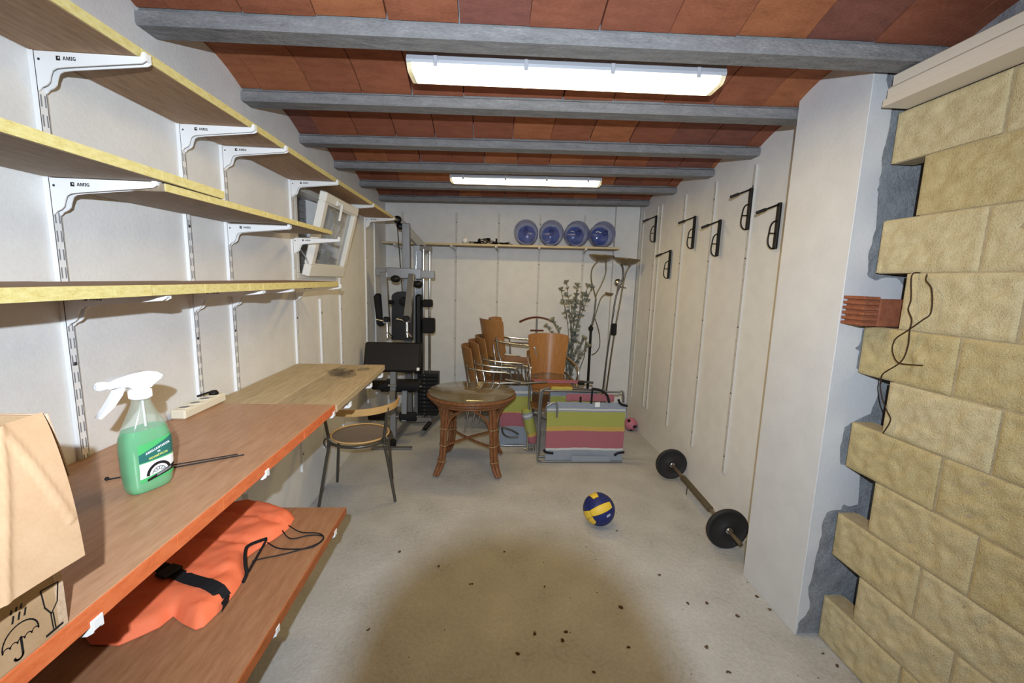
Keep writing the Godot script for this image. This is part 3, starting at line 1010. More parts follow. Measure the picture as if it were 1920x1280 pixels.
func spray_bottle() -> void:
	var at := Vector3(-0.872, 1.034, -1.10)
	var t := thing("spray_bottle", "clear spray bottle partly filled with green liquid with a white trigger head", "spray bottle", at)
	var xf := Transform3D(Basis(Vector3(0.362, 0, -0.932), Vector3.UP, Vector3(0.932, 0, 0.362)), at)
	var rows := [[0.0, 0.043, 0.025], [0.003, 0.048, 0.029], [0.012, 0.0505, 0.031], [0.06, 0.054, 0.034], [0.12, 0.0545, 0.034], [0.145, 0.0525, 0.0325], [0.165, 0.046, 0.03], [0.185, 0.037, 0.0265], [0.205, 0.028, 0.023], [0.225, 0.021, 0.0195], [0.24, 0.0185, 0.0185], [0.256, 0.018, 0.018]]
	var at_row := func(y: float) -> Vector2:
		for i in rows.size() - 1:
			if y <= rows[i + 1][0]:
				var k: float = (y - rows[i][0]) / (rows[i + 1][0] - rows[i][0])
				return Vector2(lerpf(rows[i][1], rows[i + 1][1], k), lerpf(rows[i][2], rows[i + 1][2], k))
		return Vector2(0.018, 0.018)
	var shell := func(st: SurfaceTool, y0: float, y1: float, inset: float, cap_top: bool) -> void:
		var n := 40
		var m := 26
		var rings := []
		for j in m + 1:
			var y := lerpf(y0, y1, float(j) / m)
			var wd: Vector2 = at_row.call(y)
			var e := lerpf(2.0, 3.2, clampf((0.235 - y) / 0.1, 0, 1))
			var ring := []
			for k in n:
				var a := TAU * k / n
				var c := cos(a)
				var s := sin(a)
				var rr := pow(pow(absf(c), e) + pow(absf(s), e), -1.0 / e)
				ring.append(xf * Vector3(c * rr * (wd.x - inset), y, s * rr * (wd.y - inset)))
			rings.append(ring)
		for j in m:
			for k in n:
				var k1 := (k + 1) % n
				var o: Vector3 = rings[j][k] - xf * Vector3(0, lerpf(y0, y1, (j + 0.5) / m), 0)
				poly(st, [rings[j][k], rings[j][k1], rings[j + 1][k1], rings[j + 1][k]], o, 1)
		poly(st, rings[0], Vector3.DOWN)
		if cap_top:
			poly(st, rings[m], Vector3.UP)
	var st := S()
	shell.call(st, 0.0, 0.256, 0.0, false)
	obj("bottle_shell", st, M.clear_plastic, t)
	st = S()
	shell.call(st, 0.0025, 0.163, 0.0016, true)
	obj("green_liquid", st, M.liquid, t)
	st = S()
	tube(st, [xf * Vector3(0.002, 0.26, 0), xf * Vector3(0.004, 0.165, 0.002)], 0.0028, 8)
	obj("dip_tube", st, M.spray_white, t)
	# label laid on the front
	var on := func(x: float, y: float, off: float) -> Vector3:
		var wd: Vector2 = at_row.call(y)
		var q := clampf(absf(x) / wd.x, 0, 0.995)
		return xf * Vector3(x, y, wd.y * pow(1.0 - pow(q, 3.2), 1.0 / 3.2) + 0.0008 + off)
	var front := xf.basis.z
	var patch := func(called: String, m: Material, xa: float, xb: float, ya: Callable, yb: Callable, off: float) -> void:
		var s2 := S()
		var f := func(u: float, v: float) -> Vector3:
			var x := lerpf(xa, xb, u)
			return on.call(x, lerpf(ya.call(u), yb.call(u), v), off)
		sheet(s2, 18, 6, f, front)
		obj(called, s2, m, t)
	var c := func(a: float, b: float) -> Callable: return func(u: float) -> float: return lerpf(a, b, u)
	patch.call("label_base", M.label_green, -0.036, 0.048, c.call(0.03, 0.03), c.call(0.128, 0.138), 0.0)
	patch.call("label_title_band", M.teal, -0.036, 0.048, c.call(0.082, 0.086), c.call(0.104, 0.136), 0.0004)
	patch.call("label_picture", M.spray_white, -0.036, 0.048, c.call(0.040, 0.052), c.call(0.080, 0.082), 0.0004)
	patch.call("label_dark_band", M.ink, -0.022, 0.048, c.call(0.03, 0.042), c.call(0.036, 0.058), 0.0008)
	patch.call("label_grey_stripe", M.label_grey, 0.0, 0.036, c.call(0.037, 0.045), c.call(0.043, 0.051), 0.0012)
	# the tyre in the picture
	FLAT_OUT = front
	st = S()
	var lay := func(x: float, y: float) -> Vector3: return on.call(x, y, 0.0009)
	flat_line(st, arc2(Vector2(0.006, 0.045), 0.026, 0.25, PI - 0.05, 18), 0.007, lay)
	obj("tyre_print", st, M.ink, t)
	st = S()
	flat_line(st, arc2(Vector2(0.006, 0.045), 0.016, 0.25, PI - 0.05, 14), 0.0022, lay)
	for i in 5:
		var a := 0.45 + i * 0.55
		flat_line(st, [Vector2(0.006 + cos(a) * 0.006, 0.047 + sin(a) * 0.006), Vector2(0.006 + cos(a) * 0.016, 0.045 + sin(a) * 0.016)], 0.0026, lay)
	obj("wheel_print", st, M.label_grey, t)
	for w in [["ABRILLANTADOR", 0.006, 0.111, 0.00026, "spray_white", 15.0], ["DE", 0.008, 0.1015, 0.00020, "spray_white", 10.0], ["NEUMÁTICOS", 0.006, 0.0915, 0.00025, "label_yellow", 8.0]]:
		var tm := TextMesh.new()
		tm.text = w[0]
		tm.font_size = 28
		tm.pixel_size = w[3]
		tm.depth = 0.0005
		var fnt := SystemFont.new()
		fnt.font_names = PackedStringArray(["Droid Sans"])
		fnt.font_weight = 700
		tm.font = fnt
		tm.material = M[w[4]]
		var mi := MeshInstance3D.new()
		mi.name = "lettering"
		mi.mesh = tm
		mi.transform = Transform3D(xf.basis * Basis(Vector3.BACK, deg_to_rad(w[5])), on.call(w[1], w[2], 0.0012) - at)
		t.add_child(mi, true)
	# collar and trigger head; the nozzle points to the bottle's -x
	st = S()
	lathe(st, [Vector2(0, 0.24), Vector2(0.0215, 0.24), Vector2(0.0225, 0.243), Vector2(0.0225, 0.262), Vector2(0.020, 0.266), Vector2(0, 0.266)], 24, xf)
	for i in 24:
		var a := TAU * i / 24
		box(st, xf * Vector3(cos(a) * 0.0226, 0.252, sin(a) * 0.0226), Vector3(0.002, 0.018, 0.002), 0, xf.basis * Basis(Vector3.UP, -a))
	obj("collar", st, M.spray_white, t)
	st = S()
	var head := [Vector2(-0.07, 0.280), Vector2(-0.07, 0.297), Vector2(-0.05, 0.303), Vector2(-0.02, 0.308), Vector2(0.012, 0.309), Vector2(0.034, 0.303), Vector2(0.048, 0.292), Vector2(0.044, 0.284), Vector2(0.03, 0.275), Vector2(0.02, 0.266), Vector2(-0.02, 0.266), Vector2(-0.03, 0.276), Vector2(-0.05, 0.28)]
	prism(st, head, 0.026, Transform3D(xf.basis, xf * Vector3(0, 0, -0.013)))
	prism(st, head.map(func(v: Vector2) -> Vector2: return Vector2(v.x * 0.93, 0.287 + (v.y - 0.287) * 0.86)), 0.034, Transform3D(xf.basis, xf * Vector3(0, 0, -0.017)))
	obj("trigger_head", st, M.spray_white, t)
	st = S()
	var nz := Transform3D(xf.basis * Basis(Vector3.BACK, PI / 2), xf * Vector3(-0.068, 0.288, 0))
	lathe(st, [Vector2(0, 0), Vector2(0.0105, 0), Vector2(0.012, 0.004), Vector2(0.0115, 0.018), Vector2(0.008, 0.022), Vector2(0.003, 0.022), Vector2(0, 0.02)], 12, nz)
	obj("nozzle", st, M.spray_white, t)
	st = S()
	prism(st, [Vector2(-0.05, 0.281), Vector2(-0.034, 0.277), Vector2(-0.042, 0.258), Vector2(-0.062, 0.232), Vector2(-0.088, 0.212), Vector2(-0.094, 0.215), Vector2(-0.076, 0.238), Vector2(-0.06, 0.262)], 0.016, Transform3D(xf.basis, xf * Vector3(0, 0, -0.008)), true)
	obj("trigger", st, M.spray_white, t)

# a stuffed flat shape: outline in x, z; height over y0 by the distance to its edge
func puffy(st: SurfaceTool, outline: Array, y0: float, height: Callable, step := 0.012) -> void:
	var pk := PackedVector2Array()
	for i in outline.size():
		var a: Vector2 = outline[i]
		var b: Vector2 = outline[(i + 1) % outline.size()]
		var n := maxi(1, int(a.distance_to(b) / step))
		for k in n:
			pk.append(a.lerp(b, float(k) / n))
	var pts := PackedVector2Array(pk)
	var lo := pk[0]
	var hi := pk[0]
	for p in pk:
		lo = lo.min(p)
		hi = hi.max(p)
	var x := lo.x
	while x < hi.x:
		var z := lo.y
		while z < hi.y:
			var p := Vector2(x + sin(z * 977.0) * 0.001, z + sin(x * 883.0) * 0.001)
			if Geometry2D.is_point_in_polygon(p, pk) and edge_gap(p, outline) > step * 0.6:
				pts.append(p)
			z += step
		x += step
	var hs := []
	for p in pts:
		hs.append(y0 + height.call(p, edge_gap(p, outline)))
	var ids := Geometry2D.triangulate_delaunay(pts)
	for i in range(0, ids.size(), 3):
		var mid := (pts[ids[i]] + pts[ids[i + 1]] + pts[ids[i + 2]]) / 3.0
		if not Geometry2D.is_point_in_polygon(mid, pk):
			continue
		var q := []
		var r := []
		for k in 3:
			var p := pts[ids[i + k]]
			q.append(Vector3(p.x, hs[ids[i + k]], p.y))
			r.append(Vector3(p.x, y0, p.y))
		tri(st, q[0], q[1], q[2], Vector3.UP, 5)
		tri(st, r[0], r[1], r[2], Vector3.DOWN, 6)

func edge_gap(p: Vector2, outline: Array) -> float:
	var d := 9.0
	for i in outline.size():
		d = minf(d, p.distance_to(Geometry2D.get_closest_point_to_segment(p, outline[i], outline[(i + 1) % outline.size()])))
	return d

func life_vest() -> void:
	var t := thing("life_vest", "orange life vest with black strap and cords lying on the low board", "life vest", Vector3(-0.9, 0.604, -1.4))
	var out := [[-1.01, -1.785], [-0.9, -1.755], [-0.79, -1.695], [-0.765, -1.66], [-0.757, -1.59], [-0.775, -1.53], [-0.81, -1.455], [-0.822, -1.415], [-0.8, -1.37], [-0.772, -1.315], [-0.764, -1.24], [-0.766, -1.17], [-0.775, -1.115], [-0.79, -1.105], [-0.845, -1.13], [-0.885, -1.155], [-0.895, -1.115], [-0.928, -1.082], [-0.955, -1.058], [-1.03, -1.062], [-1.085, -1.10], [-1.1, -1.3], [-1.11, -1.55], [-1.085, -1.74]].map(func(e: Array) -> Vector2: return Vector2(e[0], e[1]))
	var n := FastNoiseLite.new()
	n.seed = 4
	n.frequency = 7.0
	var h := func(p: Vector2, gap: float) -> float:
		var y := 0.042 * (1.0 - exp(-gap / 0.015))
		# seams between the foam blocks
		for s in [[-1.47, 0.12], [-1.63, 0.3]]:
			var d: float = absf(p.y - s[0] - s[1] * (p.x + 0.92))
			y -= 0.011 * exp(-pow(d / 0.012, 2.0)) * clampf(gap / 0.03, 0, 1)
		var fold := sin((p.x * 0.8 + p.y * 1.7) * 38.0 + 3.0 * n.get_noise_2d(p.x * 1.5, p.y * 1.5))
		y += (0.0022 * fold + 0.008 * n.get_noise_2d(p.x, p.y)) * clampf(gap / 0.05, 0, 1)
		var d2 := absf((p.y + 1.27) + 0.3 * (p.x + 0.9))
		return maxf(y - 0.008 * exp(-pow(d2 / 0.03, 2.0)) * clampf(gap / 0.03, 0, 1), 0.002)
	var st := S()
	puffy(st, out, 0.606, h)
	obj("foam_body", st, M.vest, t)
	var hh := func(p: Vector2) -> float: return 0.606 + h.call(p, edge_gap(p, out))
	# the strap runs over the vest and round its front edge
	st = S()
	var line := []
	for i in 15:
		var p := Vector2(-1.09, -1.335).lerp(Vector2(-0.771, -1.205), i / 14.0)
		line.append(Vector3(p.x, hh.call(p) + 0.004 if Geometry2D.is_point_in_polygon(p, PackedVector2Array(out)) else 0.62, p.y))
	line.append(Vector3(-0.757, 0.627, -1.19))
	line.append(Vector3(-0.758, 0.609, -1.183))
	for i in line.size() - 1:
		var d: Vector3 = (line[i + 1] - line[i])
		var s := Vector3(-d.z, 0, d.x).normalized() * 0.021
		if i >= line.size() - 3: s = Vector3(0.1, 0, 1).normalized() * 0.021
		var o := s.cross(d)
		if o.y < 0: o = -o
		poly(st, [line[i] + s, line[i] - s, line[i + 1] - s, line[i + 1] + s], o if o.y > 0.2 * o.length() else Vector3.RIGHT)
	obj("strap", st, M.soft_black, t)
	st = S()
	var bk := Vector2(-0.985, -1.285)
	box(st, Vector3(bk.x, hh.call(bk) + 0.010, bk.y), Vector3(0.045, 0.012, 0.06), 0.004, Basis(Vector3.UP, -0.35))
	obj("buckle", st, M.black, t)
	st = S()
	tube(st, curve([Vector3(-0.795, 0.625, -1.50), Vector3(-0.822, 0.64, -1.44), Vector3(-0.815, 0.642, -1.40), Vector3(-0.786, 0.634, -1.345), Vector3(-0.768, 0.62, -1.318), Vector3(-0.764, 0.61, -1.29)]), 0.0055, 8)
	tube(st, curve([Vector3(-0.795, 0.62, -1.50), Vector3(-0.785, 0.617, -1.43), Vector3(-0.768, 0.618, -1.33)]), 0.004, 6)
	obj("armhole_binding", st, M.soft_black, t)
	st = S()
	tube(st, curve([Vector3(-0.76, 0.615, -1.60), Vector3(-0.70, 0.609, -1.565), Vector3(-0.635, 0.6075, -1.56), Vector3(-0.603, 0.6075, -1.535), Vector3(-0.612, 0.6075, -1.49), Vector3(-0.69, 0.6075, -1.44), Vector3(-0.768, 0.613, -1.40), Vector3(-0.785, 0.615, -1.385)]), 0.0024, 6)
	obj("cord", st, M.ink, t)
	st = S()
	tube(st, curve([Vector3(-0.772, 0.615, -1.57), Vector3(-0.72, 0.608, -1.525), Vector3(-0.66, 0.608, -1.545), Vector3(-0.61, 0.609, -1.54), Vector3(-0.598, 0.609, -1.51), Vector3(-0.63, 0.609, -1.465), Vector3(-0.73, 0.608, -1.465), Vector3(-0.787, 0.616, -1.49)]), 0.0024, 6)
	obj("cord", st, M.ink, t)

# ---------------------------------------------------------------- right side of the room
func right_side_things() -> void:
	var gr := "slotted rails on the right wall"
	for q in [[-2.37, "white slotted rail on the right wall, nearest the pier"], [-2.72, "slotted rail on the right wall, under the highest near hook"], [-3.19, "slotted rail on the right wall above the barbell's far plate"], [-3.68, "slotted rail on the right wall in the middle of its row"], [-4.18, "slotted rail on the right wall, near one of a close pair"], [-4.28, "slotted rail on the right wall, far one of a close pair"], [-4.66, "slotted rail on the right wall nearest the corner pilaster"]]:
		rail_x(Vector3(XB, 0, q[0]), Vector3.LEFT, 0.31, 2.36, q[1], gr, false, "rail_paint", 0.75)
	hooks()
	# hollow red brick laid into the toothed end
	var t := thing("hollow_brick", "grooved red brick set into the gap between pier and stone blocks", "brick", Vector3(1.6, 1.457, -1.65))
	var st := S()
	bx(st, 1.538, 1.735, 1.459, 1.566, -1.692, -1.585, 0.003)
	obj("smooth_half", st, M.brick, t)
	st = S()
	var n := 6
	bx(st, 1.484, 1.538, 1.461, 1.564, -1.680, -1.602)
	obj("grooved_half", st, M.brick, t)
	for i in n:
		st = S()
		var y := 1.461 + i * 0.0206
		bx(st, 1.474, 1.538, y - 0.001, y + 0.0115, -1.69, -1.586, 0.002)
		obj("rib", st, M.brick, t)
	# loose electric wire hanging out of the blocks
	t = thing("loose_wire", "loop of loose brown wire hanging down the stone blocks", "wire", Vector3(1.55, 1.05, -1.48))
	st = S()
	tube(st, curve([Vector3(1.585, 1.668, -1.491), Vector3(1.55, 1.66, -1.49), Vector3(1.552, 1.574, -1.481), Vector3(1.548, 1.535, -1.481), Vector3(1.545, 1.498, -1.459), Vector3(1.545, 1.458, -1.46), Vector3(1.55, 1.399, -1.462), Vector3(1.548, 1.34, -1.476), Vector3(1.552, 1.28, -1.542), Vector3(1.556, 1.247, -1.55), Vector3(1.565, 1.222, -1.559), Vector3(1.56, 1.175, -1.535), Vector3(1.556, 1.14, -1.507), Vector3(1.555, 1.109, -1.486), Vector3(1.557, 1.049, -1.509)]), 0.0022, 6)
	obj("wire_strand", st, M.wire, t)
	st = S()
	tube(st, curve([Vector3(1.585, 1.668, -1.467), Vector3(1.552, 1.642, -1.439), Vector3(1.546, 1.609, -1.408), Vector3(1.548, 1.531, -1.399), Vector3(1.54, 1.502, -1.416), Vector3(1.538, 1.458, -1.462), Vector3(1.548, 1.421, -1.511), Vector3(1.55, 1.379, -1.519), Vector3(1.548, 1.342, -1.497), Vector3(1.545, 1.334, -1.465), Vector3(1.55, 1.342, -1.398)]), 0.0022, 6)
	obj("wire_strand", st, M.wire, t)
	barbell()
	volleyball()
	# small pink ball past the lounger
	t = thing("small_ball", "small pink and black ball on the floor past the striped lounger", "ball", Vector3(1.60, 0, -4.4))
	st = S()
	ball(st, Vector3(1.60, 0.072, -4.4), Vector3.ONE * 0.071, 20)
	obj("skin", st, M.pink, t)
	for d in [Vector3(0.3, -0.1, 0.95), Vector3(0.75, -0.2, 0.6), Vector3(-0.5, 0.7, 0.5), Vector3(-0.1, -0.75, 0.6)]:
		st = S()
		var v: Vector3 = d.normalized()
		var u := v.cross(Vector3.UP).normalized()
		lathe(st, [Vector2(0, 0.0728), Vector2(0.012, 0.0716), Vector2(0.021, 0.0695)], 6, Transform3D(Basis(u, v, u.cross(v)), Vector3(1.60, 0.072, -4.4)))
		obj("dark_patch", st, M.soft_black, t)
	# crumbs of dirt
	st = S()
	var r := RandomNumberGenerator.new()
	r.seed = 77
	var spots := [[-0.24, -2.19], [0.14, -2.31], [0.245, -1.72], [0.4, -1.73], [0.37, -1.68], [0.34, -2.02], [0.7, -1.87], [0.66, -1.64], [0.48, -1.52], [-0.05, -2.05], [0.88, -2.52], [-0.51, -1.76], [1.44, -1.93], [1.45, -1.84], [1.15, -1.89], [1.01, -1.63], [1.04, -1.51], [1.52, -1.58], [1.53, -1.52], [0.16, -1.62], [-0.48, -2.32], [0.99, -2.1], [1.26, -1.8], [1.05, -1.89]]
	for i in 70:
		spots.append([r.randf_range(-0.6, 1.5), r.randf_range(-4.0, -1.45)])
	for i in spots.size():
		var big := i < 24
		for k in (2 if big else 1):
			var s := r.randf_range(0.006, 0.012) if big else r.randf_range(0.002, 0.005)
			ball(st, Vector3(spots[i][0] + r.randf_range(-0.006, 0.006), s * 0.25, spots[i][1] + r.randf_range(-0.005, 0.005)), Vector3(s, s * 0.35, s * r.randf_range(0.4, 0.8)), 6, Basis(Vector3.UP, r.randf() * TAU))
	var crumbs := obj("dirt_crumbs", st, mat("crumb", col(96, 74, 52), 0.9))
	tag(crumbs, "brown crumbs of dirt scattered over the concrete floor", "dirt", "", "stuff")

func hooks() -> void:
	var g := "black hooks on the right wall"
	var spots := [[-2.43, 2.08, "large black wall hook nearest the white pier"], [-2.72, 2.22, "highest hung black wall hook, second from the pier"], [-3.06, 2.07, "black wall hook third from the pier"], [-3.45, 2.15, "black wall hook fourth from the pier, above the low one"], [-3.87, 1.91, "lowest hung black wall hook"], [-4.27, 2.27, "farthest black wall hook, by the corner pilaster"]]
	var proto: Node3D = null
	for s in spots:
		var at := Vector3(XB - 0.0135, s[1], s[0])
		if proto:
			dup(proto, s[2], at)
			continue
		var t := thing("wall_hook", s[2], "hook", Vector3.ZERO, g)
		var st := S()
		box(st, Vector3(-0.008, -0.13, 0), Vector3(0.016, 0.26, 0.03), 0.004)
		obj("back_plate", st, M.black, t)
		st = S()
		tube(st, [Vector3(-0.008, -0.008, 0), Vector3(-0.09, -0.042, 0)], 0.0055, 8)
		obj("arm", st, M.black, t)
		st = S()
		tube(st, [Vector3(-0.085, -0.04, 0), Vector3(-0.088, -0.0412, 0), Vector3(-0.138, -0.062, 0), Vector3(-0.141, -0.0633, 0)], [0.007, 0.0095, 0.0095, 0.007], 8)
		obj("arm_sleeve", st, M.rubber, t)
		st = S()
		tube(st, curve([Vector3(-0.01, -0.102, 0), Vector3(-0.03, -0.106, 0), Vector3(-0.046, -0.128, 0), Vector3(-0.052, -0.17, 0), Vector3(-0.055, -0.21, 0), Vector3(-0.048, -0.24, 0), Vector3(-0.03, -0.257, 0), Vector3(-0.01, -0.258, 0)], 4), 0.0045, 8)
		obj("loop", st, M.black, t)
		st = S()
		tube(st, [Vector3(-0.01, -0.172, 0), Vector3(-0.052, -0.172, 0)], 0.004, 8)
		obj("cross_rod", st, M.black, t)
		t.position = at
		proto = t

func barbell() -> void:
	var a := Vector3(1.553, 0.128, -3.26)
	var b := Vector3(1.50, 0.128, -2.335)
	var t := thing("barbell", "barbell with two black disc plates lying along the foot of the right wall", "barbell", Vector3(1.53, 0, -2.8))
	var d := (b - a).normalized()
	var side := d.cross(Vector3.UP).normalized()
	var bas := Basis(side, d, side.cross(d))
	for q in [a, b]:
		var st := S()
		lathe(st, [Vector2(0.014, -0.011), Vector2(0.03, -0.014), Vector2(0.034, -0.008), Vector2(0.105, -0.006), Vector2(0.112, -0.014), Vector2(0.122, -0.014), Vector2(0.127, -0.008), Vector2(0.127, 0.008), Vector2(0.122, 0.014), Vector2(0.112, 0.014), Vector2(0.105, 0.006), Vector2(0.034, 0.008), Vector2(0.03, 0.014), Vector2(0.014, 0.011)], 48, Transform3D(bas, q))
		obj("plate", st, M.rubber, t)
		st = S()
		lathe(st, [Vector2(0.013, 0.014), Vector2(0.021, 0.014), Vector2(0.021, 0.026), Vector2(0.017, 0.032), Vector2(0.013, 0.032)], 16, Transform3D(bas, q))
		obj("collar", st, M.chrome, t)
	var st := S()
	tube(st, [a - d * 0.12, b + d * 0.16], 0.0125, 16)
	obj("shaft", st, M.rust_bar, t)
	st = S()
	tube(st, [a + d * 0.24, a + d * 0.25, a + d * 0.70, a + d * 0.71], [0.018, 0.022, 0.022, 0.018], 16)
	obj("grip_sleeve", st, M.grip, t)
	st = S()
	tube(st, [a + d * 0.36 + Vector3(-0.012, -0.02, 0), a + d * 0.36 + Vector3(-0.02, -0.075, 0.01)], 0.004, 6)
	obj("loose_strip", st, M.grip, t)

func volleyball() -> void:
	var c := Vector3(0.774, 0.1055, -2.604)
	var t := thing("volleyball", "blue and yellow volleyball on the concrete floor", "ball", Vector3(c.x, 0, c.z))
	var st := S()
	ball(st, c, Vector3.ONE * 0.1035, 28)
	obj("bladder", st, M.ink, t)
	var fwd := (Vector3(0, 1.6, 0) - c).normalized()
	var right := Vector3.UP.cross(fwd).normalized()
	var b := Basis(right, fwd.cross(right), fwd)
	b = b * Basis(Vector3.BACK, deg_to_rad(30.0)) * Basis(Vector3.RIGHT, deg_to_rad(4.0)) * Basis(Vector3.UP, deg_to_rad(10.0))
	# the six faces of a cube blown up to a ball, three strips each
	var faces := [[Vector3(0, 0, 1), Vector3(1, 0, 0)], [Vector3(0, 0, -1), Vector3(0, 1, 0)], [Vector3(1, 0, 0), Vector3(0, 1, 0)], [Vector3(-1, 0, 0), Vector3(0, 0, 1)], [Vector3(0, 1, 0), Vector3(0, 0, 1)], [Vector3(0, -1, 0), Vector3(1, 0, 0)]]
	var paint := ["BYB", "YBY", "BYB", "YYB", "BYB", "YBB"]
	for i in 6:
		var n: Vector3 = faces[i][0]
		var u: Vector3 = faces[i][1]
		var v := n.cross(u)
		for k in 3:
			var v0 := -1.0 + k * 2.0 / 3.0 + 0.012
			var v1 := v0 + 2.0 / 3.0 - 0.024
			var f := func(p: float, q: float) -> Vector3:
				var x := tan(PI / 4 * lerpf(-0.985, 0.985, p))
				var y := tan(PI / 4 * lerpf(v0, v1, q))
				var e := minf(minf(p, 1 - p), minf(q, 1 - q))
				return c + b * ((n + u * x + v * y).normalized() * (0.1042 + 0.0013 * (1.0 - exp(-e * 14.0))))
			st = S()
			sheet(st, 16, 8, f, b * n)
			obj("leather_panel", st, M.ball_blue if paint[i][k] == "B" else M.ball_yellow, t)
	st = S()
	var g := func(p: float, q: float) -> Vector3: return c + b * ((Vector3(0, 0, 1) + Vector3(lerpf(0.12, 0.46, p), lerpf(-0.72, -0.5, q), 0)).normalized() * 0.1062)
	sheet(st, 6, 4, g, b.z)
	obj("pale_emblem", st, mat("pale_print", col(170, 176, 200), 0.5), t)
# ---------------------------------------------------------------- chairs and table
func furniture() -> void:
	tmat("cane", noise_tex(101, 6, 50, 0.4, [col(84, 50, 30), col(116, 72, 44), col(138, 92, 58), col(164, 120, 82)]), Vector3(7, 2, 7), 0.38)
	tmat("cane_pale", noise_tex(102, 6, 50, 0.4, [col(136, 108, 74), col(160, 132, 94), col(176, 148, 108)]), Vector3(7, 7, 7), 0.4)
	tmat("seat_weave", noise_tex(103, 30, 110, 0.6, [col(92, 82, 76), col(132, 120, 112), col(156, 144, 134)]), Vector3.ONE * 4, 0.7)
	tmat("beech", noise_tex(104, 5, 40, 0.35, [col(196, 152, 92), col(220, 178, 118), col(230, 192, 134)]), Vector3(3, 12, 3), 0.4)
	tmat("cherry", noise_tex(105, 5, 40, 0.35, [col(140, 96, 56), col(164, 117, 70), col(178, 132, 84)]), Vector3(6, 1.2, 6), 0.35, null, 1.0, false)
	tmat("cherry_dark", noise_tex(106, 5, 40, 0.35, [col(122, 82, 52), col(146, 102, 66), col(160, 116, 78)]), Vector3(6, 1.2, 6), 0.4, null, 1.0, false)
	mat("mahogany", col(92, 34, 24), 0.35)
	var tg := glass("table_glass", col(132, 120, 92), 0.5, 0.08)
	bistro_chair()
	rattan_table(tg)
	stacked_chairs()
	# valet stand behind the stack
	var t := thing("valet_stand", "clothes valet stand with a dark red hanger arch behind the stacked chairs", "valet stand", Vector3(0.57, 0, -4.78))
	var st := S()
	tube(st, [Vector3(0.57, 0.03, -4.78), Vector3(0.57, 1.17, -4.78)], 0.011, 10)
	obj("pole", st, M.steel, t)
	st = S()
	var arch := []
	for i in 13:
		var a := lerpf(-1.0, 1.0, i / 12.0)
		arch.append(Vector3(0.57 + a * 0.2, 1.185 - 0.055 * a * a, -4.78 + 0.03 * a * a))
	for i in 12:
		bar(st, arch[i], arch[i + 1], 0.035, 0.017, 0.003)
	obj("hanger_arch", st, M.mahogany, t)
	st = S()
	bar(st, Vector3(0.495, 1.035, -4.765), Vector3(0.648, 1.037, -4.765), 0.02, 0.016, 0.003)
	obj("trouser_bar", st, M.mahogany, t)
	for s in [-1, 1]:
		st = S()
		tube(st, [Vector3(0.57, 0.05, -4.78), Vector3(0.57 + s * 0.19, 0.012, -4.62)], 0.011, 8)
		obj("foot", st, M.steel, t)
	st = S()
	tube(st, [Vector3(0.57, 0.05, -4.78), Vector3(0.57, 0.012, -4.92)], 0.011, 8)
	obj("foot", st, M.steel, t)

func bistro_chair() -> void:
	var c := Vector3(-0.90, 0, -3.03)
	var t := thing("round_chair", "low tube framed chair with round seat and bent wood back, at the planks' end", "chair", c)
	var turn := 0.12
	var at := func(a: float, r: float, y: float) -> Vector3:
		return c + Vector3(cos(a + turn) * r, y, -sin(a + turn) * r)
	# angles run from +x towards -z; the back is on the near side (a = -90 degrees)
	var st := S()
	lathe(st, [Vector2(0, 0.452), Vector2(0.1, 0.449), Vector2(0.17, 0.452), Vector2(0.196, 0.459), Vector2(0.198, 0.45), Vector2(0, 0.442)], 40, Transform3D(Basis(), c))
	obj("seat", st, M.seat_weave, t)
	st = S()
	lathe(st, [Vector2(0.194, 0.458), Vector2(0.197, 0.464), Vector2(0.204, 0.464), Vector2(0.206, 0.456), Vector2(0.2, 0.45), Vector2(0.194, 0.452)], 40, Transform3D(Basis(), c))
	obj("seat_rim", st, M.beech, t)
	st = S()
	var ring := []
	for i in 40:
		ring.append(at.call(TAU * i / 40, 0.215, 0.437))
	tube(st, ring, 0.011, 8, true)
	obj("seat_ring", st, M.dark_steel, t)
	for i in 4:
		var a: float = [-0.66, -2.5, 0.72, 2.45][i]
		st = S()
		var foot: Vector3 = at.call(a + (0.05 if i == 0 else 0.0), 0.315 if i < 2 else 0.27, 0.008)
		var mid: Vector3 = at.call(a, 0.232, 0.437)
		var pts := [foot, mid.lerp(foot, 0.3), mid]
		if i < 2:
			pts.append(at.call(a, 0.245, 0.56))
			pts.append(at.call(a, 0.268, 0.70))
		tube(st, curve(pts, 5), 0.0105, 10)
		obj("leg", st, M.dark_steel, t)
	for i in 2:
		st = S()
		var a: float = [-0.66, -2.5][i]
		var loop := []
		for k in 14:
			var q := TAU * k / 14
			loop.append((at.call(a, 0.24, 0.45) as Vector3) + Vector3(cos(q) * 0.024, sin(q) * 0.032, 0.004))
		tube(st, loop, 0.006, 6, true)
		obj("leg_bracket", st, M.dark_steel, t)
	st = S()
	var n := 26
	for i in n:
		var a0 := lerpf(-3.32, 0.16, float(i) / n)
		var a1 := lerpf(-3.32, 0.16, float(i + 1) / n)
		var hgt := 0.024
		var q := []
		for a in [a0, a1]:
			for e in [[0.262, -1], [0.272, -1], [0.278, 1], [0.268, 1]]:
				q.append(at.call(a, e[0], 0.695 + hgt * e[1]))
		var o0: Vector3 = (at.call((a0 + a1) / 2, 1.0, 0.0) - c)
		poly(st, [q[1], q[5], q[6], q[2]], o0)
		poly(st, [q[0], q[4], q[7], q[3]], -o0)
		poly(st, [q[3], q[2], q[6], q[7]], Vector3.UP)
		poly(st, [q[0], q[1], q[5], q[4]], Vector3.DOWN)
		if i == 0: poly(st, [q[0], q[1], q[2], q[3]], (q[0] - q[4]))
		if i == n - 1: poly(st, [q[4], q[5], q[6], q[7]], (q[4] - q[0]))
	obj("backrest", st, M.beech, t)

